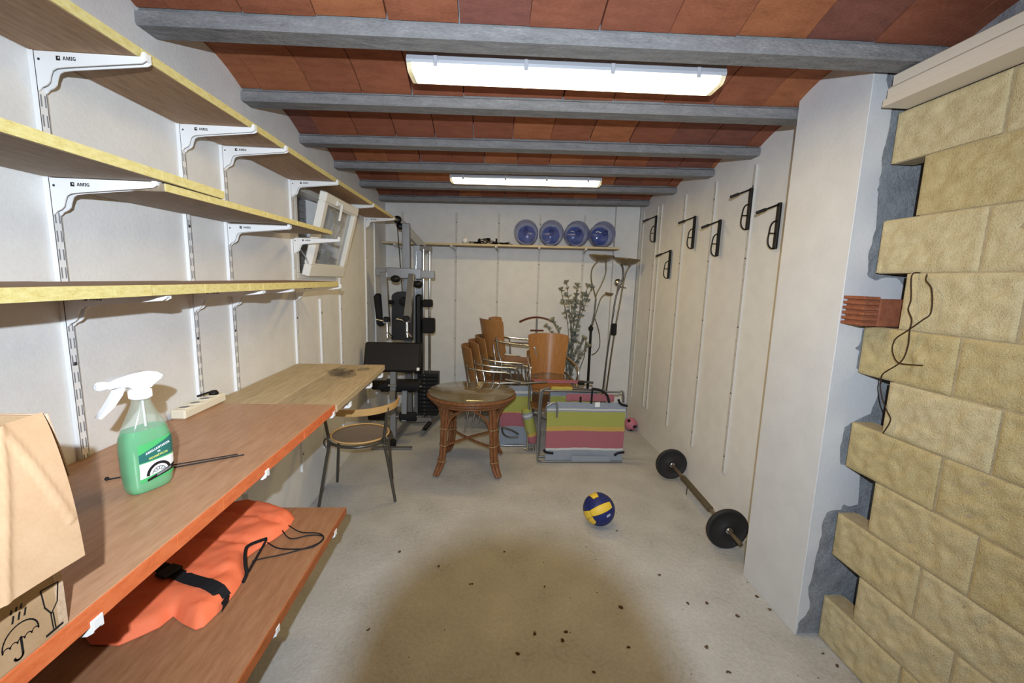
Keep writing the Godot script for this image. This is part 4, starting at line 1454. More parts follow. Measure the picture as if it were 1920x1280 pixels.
func rattan_table(tg: Material) -> void:
	var c := Vector3(-0.11, 0, -3.5)
	var t := thing("rattan_table", "oval rattan table with a glass top and splayed cane legs", "table", c)
	var rx := 0.365
	var sq := 0.9
	var st := S()
	lathe(st, [Vector2(0, 0.655), Vector2(rx - 0.004, 0.655), Vector2(rx, 0.659), Vector2(rx, 0.663), Vector2(rx - 0.004, 0.667), Vector2(0, 0.667)], 56, Transform3D(Basis(), c), sq)
	obj("glass_top", st, tg, t)
	st = S()
	lathe(st, [Vector2(0, 0.636), Vector2(rx - 0.02, 0.636), Vector2(rx - 0.02, 0.652), Vector2(0, 0.652)], 56, Transform3D(Basis(), c), sq)
	obj("woven_top", st, M.cane_pale, t)
	for e in [[rx - 0.006, 0.634, 0.0155, "cane"], [rx - 0.03, 0.607, 0.0145, "cane"], [rx - 0.052, 0.582, 0.012, "cane"]]:
		st = S()
		var ring := []
		for i in 48:
			var a := TAU * i / 48
			ring.append(c + Vector3(cos(a) * e[0], e[1], sin(a) * e[0] * sq))
		tube(st, ring, e[2], 8, true)
		obj("rim_ring", st, M[e[3]], t)
	var feet := [Vector3(-0.385, 0, -3.27), Vector3(0.125, 0, -3.235), Vector3(-0.33, 0, -3.75), Vector3(0.15, 0, -3.73)]
	for f in feet:
		var d: Vector3 = (f - c)
		d.y = 0
		var o := d.normalized()
		var s := o.cross(Vector3.UP)
		for k in [-1, 0, 1]:
			st = S()
			var base: Vector3 = c + d * 0.78 + s * k * 0.024 + o * (0.012 if k == 0 else 0.0)
			tube(st, curve([Vector3(base.x, 0.60, base.z) - o * 0.02, Vector3(base.x, 0.40, base.z), Vector3(base.x, 0.22, base.z) + o * 0.008, Vector3(base.x, 0.10, base.z) + o * 0.03, Vector3(base.x, 0.016, base.z) + o * 0.078 - s * k * 0.008], 5), 0.0145, 8)
			obj("leg_cane", st, M.cane, t)
		for y in [0.26, 0.13, 0.40]:
			st = S()
			var m: Vector3 = c + d * 0.78 + Vector3(0, y, 0) + o * (0.022 if y < 0.2 else 0.005)
			var wrap := []
			for i in 16:
				var a := TAU * i / 16
				wrap.append(m + s * cos(a) * 0.043 + o * sin(a) * 0.026)
			tube(st, wrap, 0.0045, 6, true)
			obj("binding", st, M.cane_pale, t)
		for sd in [-1, 1]:
			st = S()
			var m: Vector3 = c + d * 0.78
			var e := o.rotated(Vector3.UP, sd * 0.72) * 0.30
			tube(st, curve([Vector3(m.x, 0.37, m.z) + s * -sd * 0.03, Vector3(lerpf(m.x, c.x + e.x, 0.35), 0.49, lerpf(m.z, c.z + e.z * sq, 0.35)), Vector3(c.x + e.x, 0.585, c.z + e.z * sq)], 5), 0.010, 8)
			obj("curved_brace", st, M.cane, t)
	for p in [[0, 3], [1, 2]]:
		st = S()
		var a: Vector3 = c + (feet[p[0]] - c) * 0.78 + Vector3(0, 0.245, 0)
		var b: Vector3 = c + (feet[p[1]] - c) * 0.78 + Vector3(0, 0.245, 0)
		var m := (a + b) * 0.5 + Vector3(0, 0.012 if p[0] == 0 else -0.014, 0)
		tube(st, curve([a, m, b], 5), 0.011, 8)
		obj("stretcher", st, M.cane, t)

# stacking chair: faces +z, its seat 0.45 m up
func stacked_chairs() -> void:
	var t := thing("stacking_chair", "bottom chair of the left stack, its wooden back towards the gym", "chair", Vector3.ZERO, "stacked wooden chairs with steel arms")
	var st := S()
	var seat := func(u: float, v: float) -> Vector3:
		var x := lerpf(-0.2, 0.2, u) * lerpf(0.92, 1.0, v)
		return Vector3(x, 0.455 - 0.014 * (1.0 - pow(u * 2 - 1, 2)) - 0.02 * pow(v, 4), lerpf(-0.2, 0.22, v))
	var seat_low := func(u: float, v: float) -> Vector3: return seat.call(u, v) - Vector3(0, 0.011, 0)
	sheet(st, 10, 10, seat, Vector3.UP)
	sheet(st, 10, 10, seat_low, Vector3.DOWN)
	for i in 10:
		for e in [[0.0, Vector3.FORWARD], [1.0, Vector3.BACK]]:
			poly(st, [seat.call(i / 10.0, e[0]), seat.call((i + 1) / 10.0, e[0]), seat_low.call((i + 1) / 10.0, e[0]), seat_low.call(i / 10.0, e[0])], e[1])
		for e in [[0.0, Vector3.LEFT], [1.0, Vector3.RIGHT]]:
			poly(st, [seat.call(e[0], i / 10.0), seat.call(e[0], (i + 1) / 10.0), seat_low.call(e[0], (i + 1) / 10.0), seat_low.call(e[0], i / 10.0)], e[1])
	obj("seat", st, M.cherry_dark, t)
	st = S()
	var back := func(u: float, v: float, off: float) -> Vector3:
		var w := lerpf(0.165, 0.205, smoothstep(0.0, 1.0, v))
		var a := (u * 2 - 1)
		var y := lerpf(0.50, 0.90, v) - 0.012 * pow(absf(a), 6.0) * (1.0 if v > 0.9 else 0.0)
		return Vector3(a * w, y, -0.245 - 0.07 * v + 0.095 * a * a + off)
	var bf := func(u: float, v: float) -> Vector3: return back.call(u, v, 0.0)
	var bb := func(u: float, v: float) -> Vector3: return back.call(u, v, -0.012)
	sheet(st, 14, 10, bf, Vector3.BACK)
	sheet(st, 14, 10, bb, Vector3.FORWARD)
	for i in 14:
		for e in [[0.0, Vector3.DOWN], [1.0, Vector3.UP]]:
			poly(st, [bf.call(i / 14.0, e[0]), bf.call((i + 1) / 14.0, e[0]), bb.call((i + 1) / 14.0, e[0]), bb.call(i / 14.0, e[0])], e[1])
	for i in 10:
		for e in [[0.0, Vector3.LEFT], [1.0, Vector3.RIGHT]]:
			poly(st, [bf.call(e[0], i / 10.0), bf.call(e[0], (i + 1) / 10.0), bb.call(e[0], (i + 1) / 10.0), bb.call(e[0], i / 10.0)], e[1])
	obj("backrest", st, M.cherry, t)
	for s in [-1, 1]:
		st = S()
		tube(st, curve([Vector3(s * 0.225, 0.01, 0.22), Vector3(s * 0.225, 0.35, 0.215), Vector3(s * 0.225, 0.60, 0.20), Vector3(s * 0.225, 0.645, 0.15), Vector3(s * 0.22, 0.655, 0.0), Vector3(s * 0.205, 0.668, -0.15), Vector3(s * 0.17, 0.68, -0.235)], 5), 0.0105, 8)
		obj("front_leg_and_arm", st, M.chrome, t)
		st = S()
		tube(st, curve([Vector3(s * 0.215, 0.01, -0.27), Vector3(s * 0.205, 0.25, -0.23), Vector3(s * 0.19, 0.44, -0.215), Vector3(s * 0.16, 0.56, -0.235), Vector3(s * 0.15, 0.72, -0.262)], 5), 0.0105, 8)
		obj("rear_leg", st, M.chrome, t)
		st = S()
		tube(st, [Vector3(s * 0.222, 0.432, 0.21), Vector3(s * 0.192, 0.432, -0.21)], 0.0095, 8)
		obj("seat_rail", st, M.chrome, t)
	var spots := [
		[0.06, 0.0, -4.5, 92.0, "bottom chair of the left stack, its wooden back towards the gym"],
		[0.135, 0.05, -4.5, 92.0, "second chair up in the left stack of wooden chairs"],
		[0.205, 0.10, -4.5, 91.0, "third chair up in the left stack of wooden chairs"],
		[0.345, 0.29, -4.5, 80.0, "topmost chair standing on the left stack, facing the right wall"],
		[0.235, 0.285, -4.60, 124.0, "high wooden chair back leaning out behind the topmost chair"],
		[0.625, 0.0, -4.02, 2.0, "lower chair facing the room behind the folded loungers"],
		[0.63, 0.165, -4.0, 1.0, "orange wooden chair raised on another, its back facing the room, by the dried plant"]]
	for i in spots.size():
		var s: Array = spots[i]
		if i == 0:
			t.position = Vector3(s[0], s[1], s[2])
			t.rotation.y = deg_to_rad(s[3])
		else:
			dup(t, s[4], Vector3(s[0], s[1], s[2]), deg_to_rad(s[3]) - t.rotation.y)

# ---------------------------------------------------------------- folded striped loungers
func loungers() -> void:
	var w := bump_tex(120, 90, 200, 0.5, 3.0)
	for q in [["cloth_grey", col(150, 158, 170)], ["cloth_pale", col(206, 206, 206)], ["cloth_lime", col(168, 170, 92)], ["cloth_amber", col(198, 166, 92)], ["cloth_pink", col(172, 106, 116)], ["cloth_yellow", col(206, 188, 92)]]:
		var m := tmat(q[0], noise_tex(121, 40, 160, 0.6, [q[1].darkened(0.12), q[1], q[1].lightened(0.08)], 256), Vector3.ONE * 3, 0.8, w, 0.3)
		m.metallic_specular = 0.2
	var g := "folded striped loungers"
	# the front one: [y0, y1, colour] bands from the floor up
	var t := thing("folded_lounger", "folded lounger striped lime, amber and pink, standing in front, nearest the volleyball", "lounger", Vector3(0.87, 0, -3.62), g)
	var bands := [[0.012, 0.075, "cloth_grey"], [0.075, 0.112, "cloth_grey"], [0.112, 0.132, "cloth_pale"], [0.132, 0.29, "cloth_pink"], [0.29, 0.33, "cloth_amber"], [0.33, 0.465, "cloth_lime"], [0.465, 0.478, "cloth_grey"], [0.478, 0.492, "cloth_pale"], [0.492, 0.55, "cloth_grey"]]
	lounger_cloth(t, 0.545, 1.245, -3.575, bands, 0.012)
	lounger_cloth(t, 0.72, 1.15, -3.62, [[0.55, 0.612, "cloth_pink"]], 0.01)
	lounger_cloth(t, 0.60, 1.24, -3.66, [[0.05, 0.30, "cloth_pink"], [0.30, 0.52, "cloth_lime"]], 0.006)
	for q in [[[Vector3(0.475, 0.03, -3.55), Vector3(0.47, 0.3, -3.55), Vector3(0.475, 0.62, -3.55), Vector3(0.50, 0.665, -3.56), Vector3(0.56, 0.67, -3.6)], "steel"],
			[[Vector3(0.50, 0.02, -3.66), Vector3(0.50, 0.3, -3.66), Vector3(0.51, 0.6, -3.66), Vector3(0.56, 0.63, -3.66), Vector3(1.2, 0.625, -3.66)], "steel"],
			[[Vector3(0.475, 0.03, -3.55), Vector3(0.50, 0.012, -3.56), Vector3(0.6, 0.01, -3.56), Vector3(1.24, 0.012, -3.56)], "steel"],
			[[Vector3(0.53, 0.47, -3.55), Vector3(0.54, 0.52, -3.55), Vector3(0.60, 0.55, -3.555), Vector3(0.63, 0.53, -3.555), Vector3(0.63, 0.42, -3.552)], "steel"],
			[[Vector3(0.50, 0.02, -3.66), Vector3(0.55, 0.012, -3.66), Vector3(1.22, 0.012, -3.66), Vector3(1.25, 0.04, -3.66), Vector3(1.25, 0.58, -3.66), Vector3(1.2, 0.625, -3.66)], "steel"]]:
		var st := S()
		tube(st, curve(q[0], 5), 0.0095, 8)
		obj("frame_tube", st, M[q[1]], t)
	for q in [[Vector3(1.225, 0.545, -3.565), 0.9], [Vector3(1.225, 0.09, -3.565), -0.5], [Vector3(0.585, 0.095, -3.565), 0.5]]:
		var st := S()
		tube(st, curve([q[0] + Vector3(-0.055, 0.045 * q[1], 0), q[0] + Vector3(-0.03, 0.0, 0.004), q[0] + Vector3(0.03, -0.02 * q[1], 0)], 4), 0.011, 8)
		obj("corner_joint", st, M.black, t)
	var st := S()
	bx(st, 0.78, 1.13, 0.014, 0.062, -3.562, -3.552, 0.004)
	obj("foot_sleeve", st, M.cloth_grey, t)
	for q in [[Vector3(0.835, 0.555, -3.56), Vector3(0.835, 0.605, -3.57)], [Vector3(0.93, 0.545, -3.56), Vector3(0.94, 0.68, -3.585)]]:
		st = S()
		bar(st, q[0], q[1], 0.018, 0.006, 0.002, Vector3.BACK)
		obj("strap", st, M.soft_black, t)
	st = S()
	tube(st, curve([Vector3(0.94, 0.67, -3.6), Vector3(1.02, 0.655, -3.6), Vector3(1.07, 0.62, -3.58), Vector3(1.09, 0.555, -3.56)], 5), 0.011, 8)
	obj("carry_strap", st, M.soft_black, t)
	st = S()
	bx(st, 0.965, 1.008, 0.515, 0.558, -3.5625, -3.5605)
	obj("sewn_tag", st, M.spray_white, t)
	# the one behind it, lying across the top of the view
	t = thing("folded_lounger", "folded lounger behind the front one, its pink and yellow top edge showing", "lounger", Vector3(0.68, 0, -3.78), g)
	lounger_cloth(t, 0.60, 1.02, -3.765, [[0.02, 0.12, "cloth_grey"], [0.12, 0.3, "cloth_pink"], [0.3, 0.55, "cloth_lime"], [0.55, 0.60, "cloth_grey"]], 0.012)
	lounger_cloth(t, 0.60, 0.79, -3.735, [[0.60, 0.645, "cloth_yellow"]], 0.02)
	lounger_cloth(t, 0.40, 0.86, -3.80, [[0.668, 0.692, "cloth_pink"]], 0.03)
	for q in [[Vector3(0.79, 0.635, -3.72), Vector3(1.09, 0.62, -3.72)], [Vector3(0.32, 0.67, -3.74), Vector3(0.56, 0.69, -3.74)], [Vector3(0.18, 0.70, -3.76), Vector3(0.40, 0.668, -3.75)], [Vector3(0.85, 0.685, -3.81), Vector3(1.0, 0.675, -3.80)]]:
		st = S()
		tube(st, [q[0], q[1]], 0.0105, 8)
		obj("frame_tube", st, M.chrome if q[0].x > 0.7 and q[0].z > -3.75 else M.dark_steel, t)
	for q in [[0.60, 0.03], [1.03, 0.03]]:
		st = S()
		tube(st, curve([Vector3(q[0], 0.012, -3.78), Vector3(q[0], 0.3, -3.78), Vector3(q[0], 0.62, -3.78)], 4), 0.0095, 8)
		obj("frame_tube", st, M.steel, t)
	st = S()
	tube(st, [Vector3(0.60, 0.012, -3.78), Vector3(1.03, 0.012, -3.78)], 0.0095, 8)
	obj("frame_tube", st, M.steel, t)
	for x in [0.42, 0.88]:
		st = S()
		box(st, Vector3(x, 0.675, -3.775), Vector3(0.06, 0.03, 0.05), 0.008)
		obj("hinge_block", st, M.black, t)
	# the left one, half hidden behind the table
	t = thing("folded_lounger", "folded lounger half hidden between the rattan table and the front lounger", "lounger", Vector3(0.29, 0, -3.95), g)
	lounger_cloth(t, 0.15, 0.45, -3.93, [[0.02, 0.06, "cloth_grey"], [0.06, 0.20, "cloth_grey"], [0.20, 0.335, "cloth_pink"], [0.335, 0.35, "cloth_amber"], [0.35, 0.50, "cloth_lime"], [0.50, 0.525, "cloth_grey"], [0.525, 0.55, "cloth_pale"], [0.55, 0.60, "cloth_grey"]], 0.012)
	for q in [[Vector3(0.135, 0.012, -3.95), Vector3(0.13, 0.3, -3.95), Vector3(0.135, 0.58, -3.95), Vector3(0.17, 0.62, -3.95), Vector3(0.45, 0.62, -3.95)], [Vector3(0.135, 0.012, -3.93), Vector3(0.25, 0.012, -3.92), Vector3(0.46, 0.012, -3.92)], [Vector3(0.17, 0.20, -3.91), Vector3(0.18, 0.14, -3.91), Vector3(0.23, 0.10, -3.91), Vector3(0.33, 0.10, -3.91)], [Vector3(0.16, 0.20, -3.905), Vector3(0.26, 0.17, -3.905), Vector3(0.33, 0.13, -3.905)]]:
		st = S()
		tube(st, curve(q, 5), 0.009, 8)
		obj("frame_tube", st, M.dark_steel if q[0].y > 0.1 else M.steel, t)
	# rolled head cushion leaning in the gap
	t = thing("head_cushion", "rolled lime cushion with grey stripes leaning between the two striped loungers", "cushion", Vector3(0.40, 0, -3.8))
	var a := Vector3(0.462, 0.095, -3.81)
	var b := Vector3(0.385, 0.42, -3.81)
	var cols := [["cloth_pink", 0.0, 0.2], ["cloth_amber", 0.2, 0.3], ["cloth_lime", 0.3, 0.72], ["cloth_grey", 0.72, 0.78], ["cloth_pale", 0.78, 0.84], ["cloth_grey", 0.84, 0.89], ["cloth_lime", 0.89, 1.0]]
	for e in cols:
		st = S()
		var r0 := 0.05 if e[1] > 0.0 else 0.042
		var r1 := 0.05 if e[2] < 1.0 else 0.04
		tube(st, [a.lerp(b, e[1]), a.lerp(b, (e[1] + e[2]) * 0.5), a.lerp(b, e[2])], [r0, 0.051, r1], 16)
		obj("cloth_band", st, M[e[0]], t)
	st = S()
	tube(st, [Vector3(0.385, 0.012, -3.83), Vector3(0.48, 0.012, -3.80)], 0.011, 8)
	tube(st, [Vector3(0.47, 0.012, -3.80), Vector3(0.462, 0.095, -3.81)], 0.01, 8)
	obj("foot_tube", st, M.chrome, t)

func lounger_cloth(t: Node3D, x0: float, x1: float, z: float, bands: Array, thick: float) -> void:
	for b in bands:
		var f := func(u: float, v: float, off: float) -> Vector3:
			var x := lerpf(x0, x1, u)
			var y := lerpf(b[0], b[1], v)
			return Vector3(x, y, z + 0.006 * sin(u * 9.0 + y * 5.0) - 0.010 * sin(PI * u) + 0.003 * sin(u * 40.0 + y * 20.0) + off)
		var st := S()
		var ff := func(u: float, v: float) -> Vector3: return f.call(u, v, thick * 0.5)
		var fb := func(u: float, v: float) -> Vector3: return f.call(u, v, -thick * 0.5)
		sheet(st, 30, 3, ff, Vector3.BACK)
		sheet(st, 30, 3, fb, Vector3.FORWARD)
		for i in 30:
			for e in [[0.0, Vector3.DOWN], [1.0, Vector3.UP]]:
				poly(st, [ff.call(i / 30.0, e[0]), ff.call((i + 1) / 30.0, e[0]), fb.call((i + 1) / 30.0, e[0]), fb.call(i / 30.0, e[0])], e[1])
		for e in [[0.0, Vector3.LEFT], [1.0, Vector3.RIGHT]]:
			poly(st, [ff.call(e[0], 0.0), ff.call(e[0], 1.0), fb.call(e[0], 1.0), fb.call(e[0], 0.0)], e[1])
		obj("cloth_stripe", st, M[b[2]], t)
# ---------------------------------------------------------------- home gym in the far left corner
func pad(st: SurfaceTool, c: Vector3, size: Vector3, b := Basis(), r := 0.02) -> void:
	box(st, c, size, r, b)

func gym() -> void:
	var t := thing("home_gym", "grey steel multi gym with black pads and weight stack in the far left corner", "exercise machine", Vector3(-0.8, 0, -4.4))
	var g: Material = M.steel
	var put := func(called: String, a: Vector3, b: Vector3, w: float, h: float, m: Material) -> void:
		var st := S()
		bar(st, a, b, w, h, 0.004)
		obj(called, st, m, t)
	var rod := func(called: String, pts: Array, r: float, m: Material) -> void:
		var st := S()
		tube(st, pts, r, 10)
		obj(called, st, m, t)
	# floor frame
	put.call("floor_beam", Vector3(-0.86, 0.05, -3.93), Vector3(-0.80, 0.05, -4.8), 0.05, 0.05, g)
	put.call("front_foot", Vector3(-1.04, 0.012, -3.84), Vector3(-0.67, 0.012, -3.84), 0.05, 0.02, g)
	put.call("rear_foot", Vector3(-1.08, 0.03, -4.8), Vector3(-0.48, 0.03, -4.72), 0.05, 0.05, g)
	put.call("side_beam", Vector3(-0.62, 0.05, -4.15), Vector3(-0.5, 0.05, -4.78), 0.04, 0.04, g)
	var st := S()
	box(st, Vector3(-0.86, 0.035, -3.90), Vector3(0.062, 0.066, 0.05), 0.012)
	obj("rubber_cap", st, M.black, t)
	# seat post and preacher pad
	put.call("seat_post", Vector3(-0.87, 0.07, -3.97), Vector3(-0.875, 0.72, -4.03), 0.055, 0.055, M.grey_paint)
	put.call("post_slider", Vector3(-0.874, 0.44, -3.985), Vector3(-0.875, 0.52, -4.0), 0.06, 0.06, M.chrome)
	st = S()
	pad(st, Vector3(-0.885, 0.83, -4.06), Vector3(0.53, 0.285, 0.065), Basis(Vector3.RIGHT, -0.38), 0.016)
	obj("curl_pad", st, M.vinyl, t)
	st = S()
	box(st, Vector3(-0.635, 0.735, -3.978), Vector3(0.026, 0.028, 0.002), 0.0, Basis(Vector3.RIGHT, -0.38))
	obj("white_sticker", st, M.spray_white, t)
	# leg lever with foam rollers
	put.call("leg_lever", Vector3(-0.765, 0.56, -4.02), Vector3(-0.765, 0.23, -3.96), 0.05, 0.04, M.grey_paint)
	for q in [[-1.06, -0.92, 0.575], [-0.83, -0.62, 0.57], [-1.10, -0.94, 0.275], [-0.81, -0.65, 0.27]]:
		st = S()
		tube(st, [Vector3(q[0], q[2], -3.98), Vector3(q[0] + 0.008, q[2], -3.98), Vector3(q[1] - 0.008, q[2], -3.98), Vector3(q[1], q[2], -3.98)], [0.038, 0.045, 0.045, 0.038], 16)
		obj("foam_roller", st, M.soft_black, t)
	rod.call("roller_axle", [Vector3(-1.07, 0.573, -3.98), Vector3(-0.6, 0.571, -3.98)], 0.012, M.chrome)
	rod.call("roller_axle", [Vector3(-1.11, 0.273, -3.98), Vector3(-0.64, 0.271, -3.98)], 0.012, M.chrome)
	# seat
	st = S()
	pad(st, Vector3(-0.84, 0.52, -4.2), Vector3(0.36, 0.07, 0.3))
	obj("seat_pad", st, M.vinyl, t)
	# tower
	put.call("rear_upright", Vector3(-0.82, 0.06, -4.55), Vector3(-0.835, 2.13, -4.5), 0.075, 0.06, g)
	put.call("tower_upright", Vector3(-0.73, 0.06, -4.6), Vector3(-0.73, 1.92, -4.6), 0.085, 0.06, g)
	put.call("top_boom", Vector3(-0.94, 2.18, -4.56), Vector3(-0.655, 1.865, -4.68), 0.06, 0.075, M.grey_paint)
	for q in [[Vector3(-0.925, 2.165, -4.52), 0.038], [Vector3(-0.90, 2.10, -4.52), 0.034], [Vector3(-0.70, 1.885, -4.63), 0.045]]:
		st = S()
		lathe(st, [Vector2(0.008, -0.012), Vector2(q[1], -0.012), Vector2(q[1] - 0.006, -0.003), Vector2(q[1] - 0.006, 0.003), Vector2(q[1], 0.012), Vector2(0.008, 0.012)], 18, Transform3D(Basis(Vector3.RIGHT, PI / 2), q[0]))
		obj("pulley", st, M.black, t)
	put.call("cap_bar", Vector3(-0.70, 1.89, -4.55), Vector3(-0.585, 1.885, -4.52), 0.05, 0.05, M.grey_paint)
	for x in [-0.60, -0.665]:
		rod.call("guide_rod", [Vector3(x, 0.08, -4.52), Vector3(x, 1.88, -4.52)], 0.013, M.chrome)
	rod.call("cable", [Vector3(-0.93, 2.13, -4.52), Vector3(-0.86, 1.45, -4.4)], 0.004, M.black)
	rod.call("cable", [Vector3(-0.745, 1.86, -4.56), Vector3(-0.75, 1.4, -4.56)], 0.004, M.chrome)
	# press arms
	put.call("press_bar", Vector3(-1.11, 1.635, -4.36), Vector3(-0.53, 1.622, -4.36), 0.06, 0.075, M.grey_paint)
	put.call("press_sleeve", Vector3(-1.0, 1.63, -4.36), Vector3(-0.66, 1.625, -4.36), 0.085, 0.1, g)
	put.call("press_arm", Vector3(-1.025, 1.63, -4.32), Vector3(-0.985, 1.13, -4.26), 0.062, 0.05, g)
	put.call("press_arm", Vector3(-0.745, 1.62, -4.31), Vector3(-0.775, 1.15, -4.18), 0.062, 0.05, g)
	for q in [[Vector3(-0.985, 1.15, -4.26), -1], [Vector3(-0.775, 1.17, -4.18), 1]]:
		var p: Vector3 = q[0]
		rod.call("handle", [p, p + Vector3(0.01, -0.16, 0.02)], 0.014, M.chrome)
		rod.call("handle", [p + Vector3(-0.02, 0, 0), p + Vector3(-0.09, 0.02, 0.05)], 0.012, M.chrome)
		rod.call("handle", [p + Vector3(0, -0.1, 0.01), p + Vector3(0.06, -0.15, 0.05)], 0.012, M.chrome)
		st = S()
		box(st, p + Vector3(0, 0.02, 0), Vector3(0.06, 0.06, 0.06), 0.012)
		obj("adjuster", st, M.black, t)
	for q in [[Vector3(-1.085, 1.42, -4.33), Vector3(-1.04, 1.10, -4.27)]]:
		st = S()
		bar(st, q[0], q[1], 0.085, 0.07, 0.025, Vector3.BACK)
		obj("arm_pad", st, M.soft_black, t)
	st = S()
	bar(st, Vector3(-0.80, 1.40, -4.28), Vector3(-0.79, 1.31, -4.25), 0.14, 0.07, 0.03, Vector3.BACK)
	obj("arm_pad", st, M.soft_black, t)
	for q in [Vector3(-0.905, 1.62, -4.30), Vector3(-0.685, 1.575, -4.30)]:
		st = S()
		ball(st, q + Vector3(0, -0.05, 0), Vector3(0.05, 0.036, 0.04), 12)
		obj("joint_knob", st, M.black, t)
	rod.call("adjust_knob", [Vector3(-0.965, 1.34, -4.3), Vector3(-0.93, 1.34, -4.28)], 0.022, M.black)
	# back rest with a rounded head
	st = S()
	var out := [Vector2(-0.105, -0.25), Vector2(0.105, -0.25), Vector2(0.105, 0.18)]
	for i in 9:
		var a := PI * i / 8.0
		out.append(Vector2(cos(a) * 0.105, 0.19 + sin(a) * 0.055))
	prism(st, out, 0.06, Transform3D(Basis(Vector3.RIGHT, -0.05), Vector3(-0.855, 1.20, -4.42)))
	obj("back_pad", st, M.vinyl, t)
	st = S()
	bx(st, -0.735, -0.665, 0.6, 1.42, -4.5, -4.42, 0.02)
	obj("stack_shroud", st, M.black, t)
	for q in [[1.33, 0.075, 0.1], [1.10, 0.155, 0.125]]:
		st = S()
		bx(st, -0.66, -0.66 + q[2], q[0] - q[1] / 2, q[0] + q[1] / 2, -4.49, -4.38, 0.012)
		obj("butterfly_pad", st, M.soft_black, t)
	# weight stack
	for i in 11:
		st = S()
		var y := 0.13 + i * 0.042
		bx(st, -0.715, -0.50, y, y + 0.038, -4.60, -4.44, 0.003)
		obj("weight_plate", st, M.black, t)
	for i in 11:
		st = S()
		var y := 0.149 + i * 0.042
		lathe(st, [Vector2(0, 0.002), Vector2(0.006, 0.002), Vector2(0.006, 0)], 8, Transform3D(Basis(Vector3.RIGHT, PI / 2), Vector3(-0.645, y, -4.439)))
		obj("pin_hole", st, M.chrome, t)
	put.call("low_arm", Vector3(-0.74, 0.18, -4.15), Vector3(-0.56, 0.13, -4.3), 0.04, 0.04, M.grey_paint)
	rod.call("pull_knob", [Vector3(-0.55, 0.13, -4.22), Vector3(-0.60, 0.08, -4.16)], 0.024, M.black)

# ---------------------------------------------------------------- back shelf, bottles, lamps, plant
func back_corner() -> void:
	var k := atan2(0.34, 2.88)
	var face := Vector3(sin(k) * -1.0, 0, cos(k))
	var gr := "slotted rails on the back wall"
	for q in [[-1.0, "slotted rail on the back wall behind the gym"], [-0.37, "slotted rail on the back wall right of the gym"], [0.12, "slotted rail on the back wall over the tall wooden chairs"], [0.59, "slotted rail on the back wall over the valet stand"], [1.09, "slotted rail on the back wall behind the dried plant"]]:
		rail_x(Vector3(q[0], 0, back_z(q[0])), face, 0.31, 2.34, q[1], gr, false, "rail_paint", 0.75)
	var y := 1.962
	var L := 2.60
	var mid := Vector3(0.13, y, back_z(0.13) + 0.165)
	var b := Basis(Vector3.UP, -k)
	var t := thing("shelf_board", "long narrow shelf board high on the back wall, holding the water bottles", "shelf", mid)
	var st := S()
	box(st, mid, Vector3(L, 0.022, 0.29), 0.002, b)
	obj("panel", st, M.shelf_grey, t)
	st = S()
	box(st, mid + b * Vector3(0, 0, 0.147), Vector3(L, 0.0215, 0.004), 0.001, b)
	obj("edge_band", st, tmat("pale_edge", noise_tex(130, 8, 50, 0.5, [col(172, 150, 112), col(206, 188, 152), col(220, 204, 172)]), Vector3(3, 8, 8), 0.6), t)
	for q in [[-1.0, "behind the gym"], [-0.37, "right of the gym"], [0.12, "over the tall wooden chairs"], [0.59, "over the valet stand"], [1.09, "under the last water bottle"]]:
		bracket(Vector3(q[0], y - 0.0125, back_z(q[0])) + face * 0.0, -PI / 2 - k, 0.29, "white bracket under the back shelf, " + q[1], "brackets under the back shelf", false)
	jugs(y + 0.011, k)
	# small white ball
	st = S()
	var c := Vector3(-0.255, y + 0.011 + 0.036, back_z(-0.255) + 0.25)
	t = thing("white_ball", "small bright white ball near the middle of the back shelf", "ball", Vector3(c.x, y + 0.011, c.z))
	ball(st, c, Vector3.ONE * 0.036, 20)
	obj("shell", st, M.spray_white, t)
	st = S()
	var seam := []
	for i in 24:
		seam.append(c + Vector3(cos(TAU * i / 24) * 0.0362, sin(TAU * i / 24) * 0.0362, 0))
	tube(st, seam, 0.0008, 4, true)
	obj("seam", st, M.pvc, t)
	# black straps in a heap
	t = thing("strap_heap", "low black tangle of straps on the back shelf left of the water bottles", "straps", Vector3(0.03, y + 0.011, back_z(0.03) + 0.2))
	var r := RandomNumberGenerator.new()
	r.seed = 5
	for i in 9:
		st = S()
		var pts := []
		var x0 := -0.17 + i * 0.048
		var tall := 0.06 if i in [2, 3, 4] else 0.022
		for m in 7:
			var px := x0 + r.randf_range(-0.05, 0.07)
			pts.append(Vector3(px, y + 0.018 + r.randf() * tall, back_z(px) + r.randf_range(0.14, 0.28)))
		var cv := curve(pts, 4)
		for m in cv.size() - 1:
			bar(st, cv[m], cv[m + 1] + (cv[m + 1] - cv[m]) * 0.25, 0.018, 0.005, 0.0)
		obj("strap", st, M.soft_black, t)
	floor_lamps()
	plant()

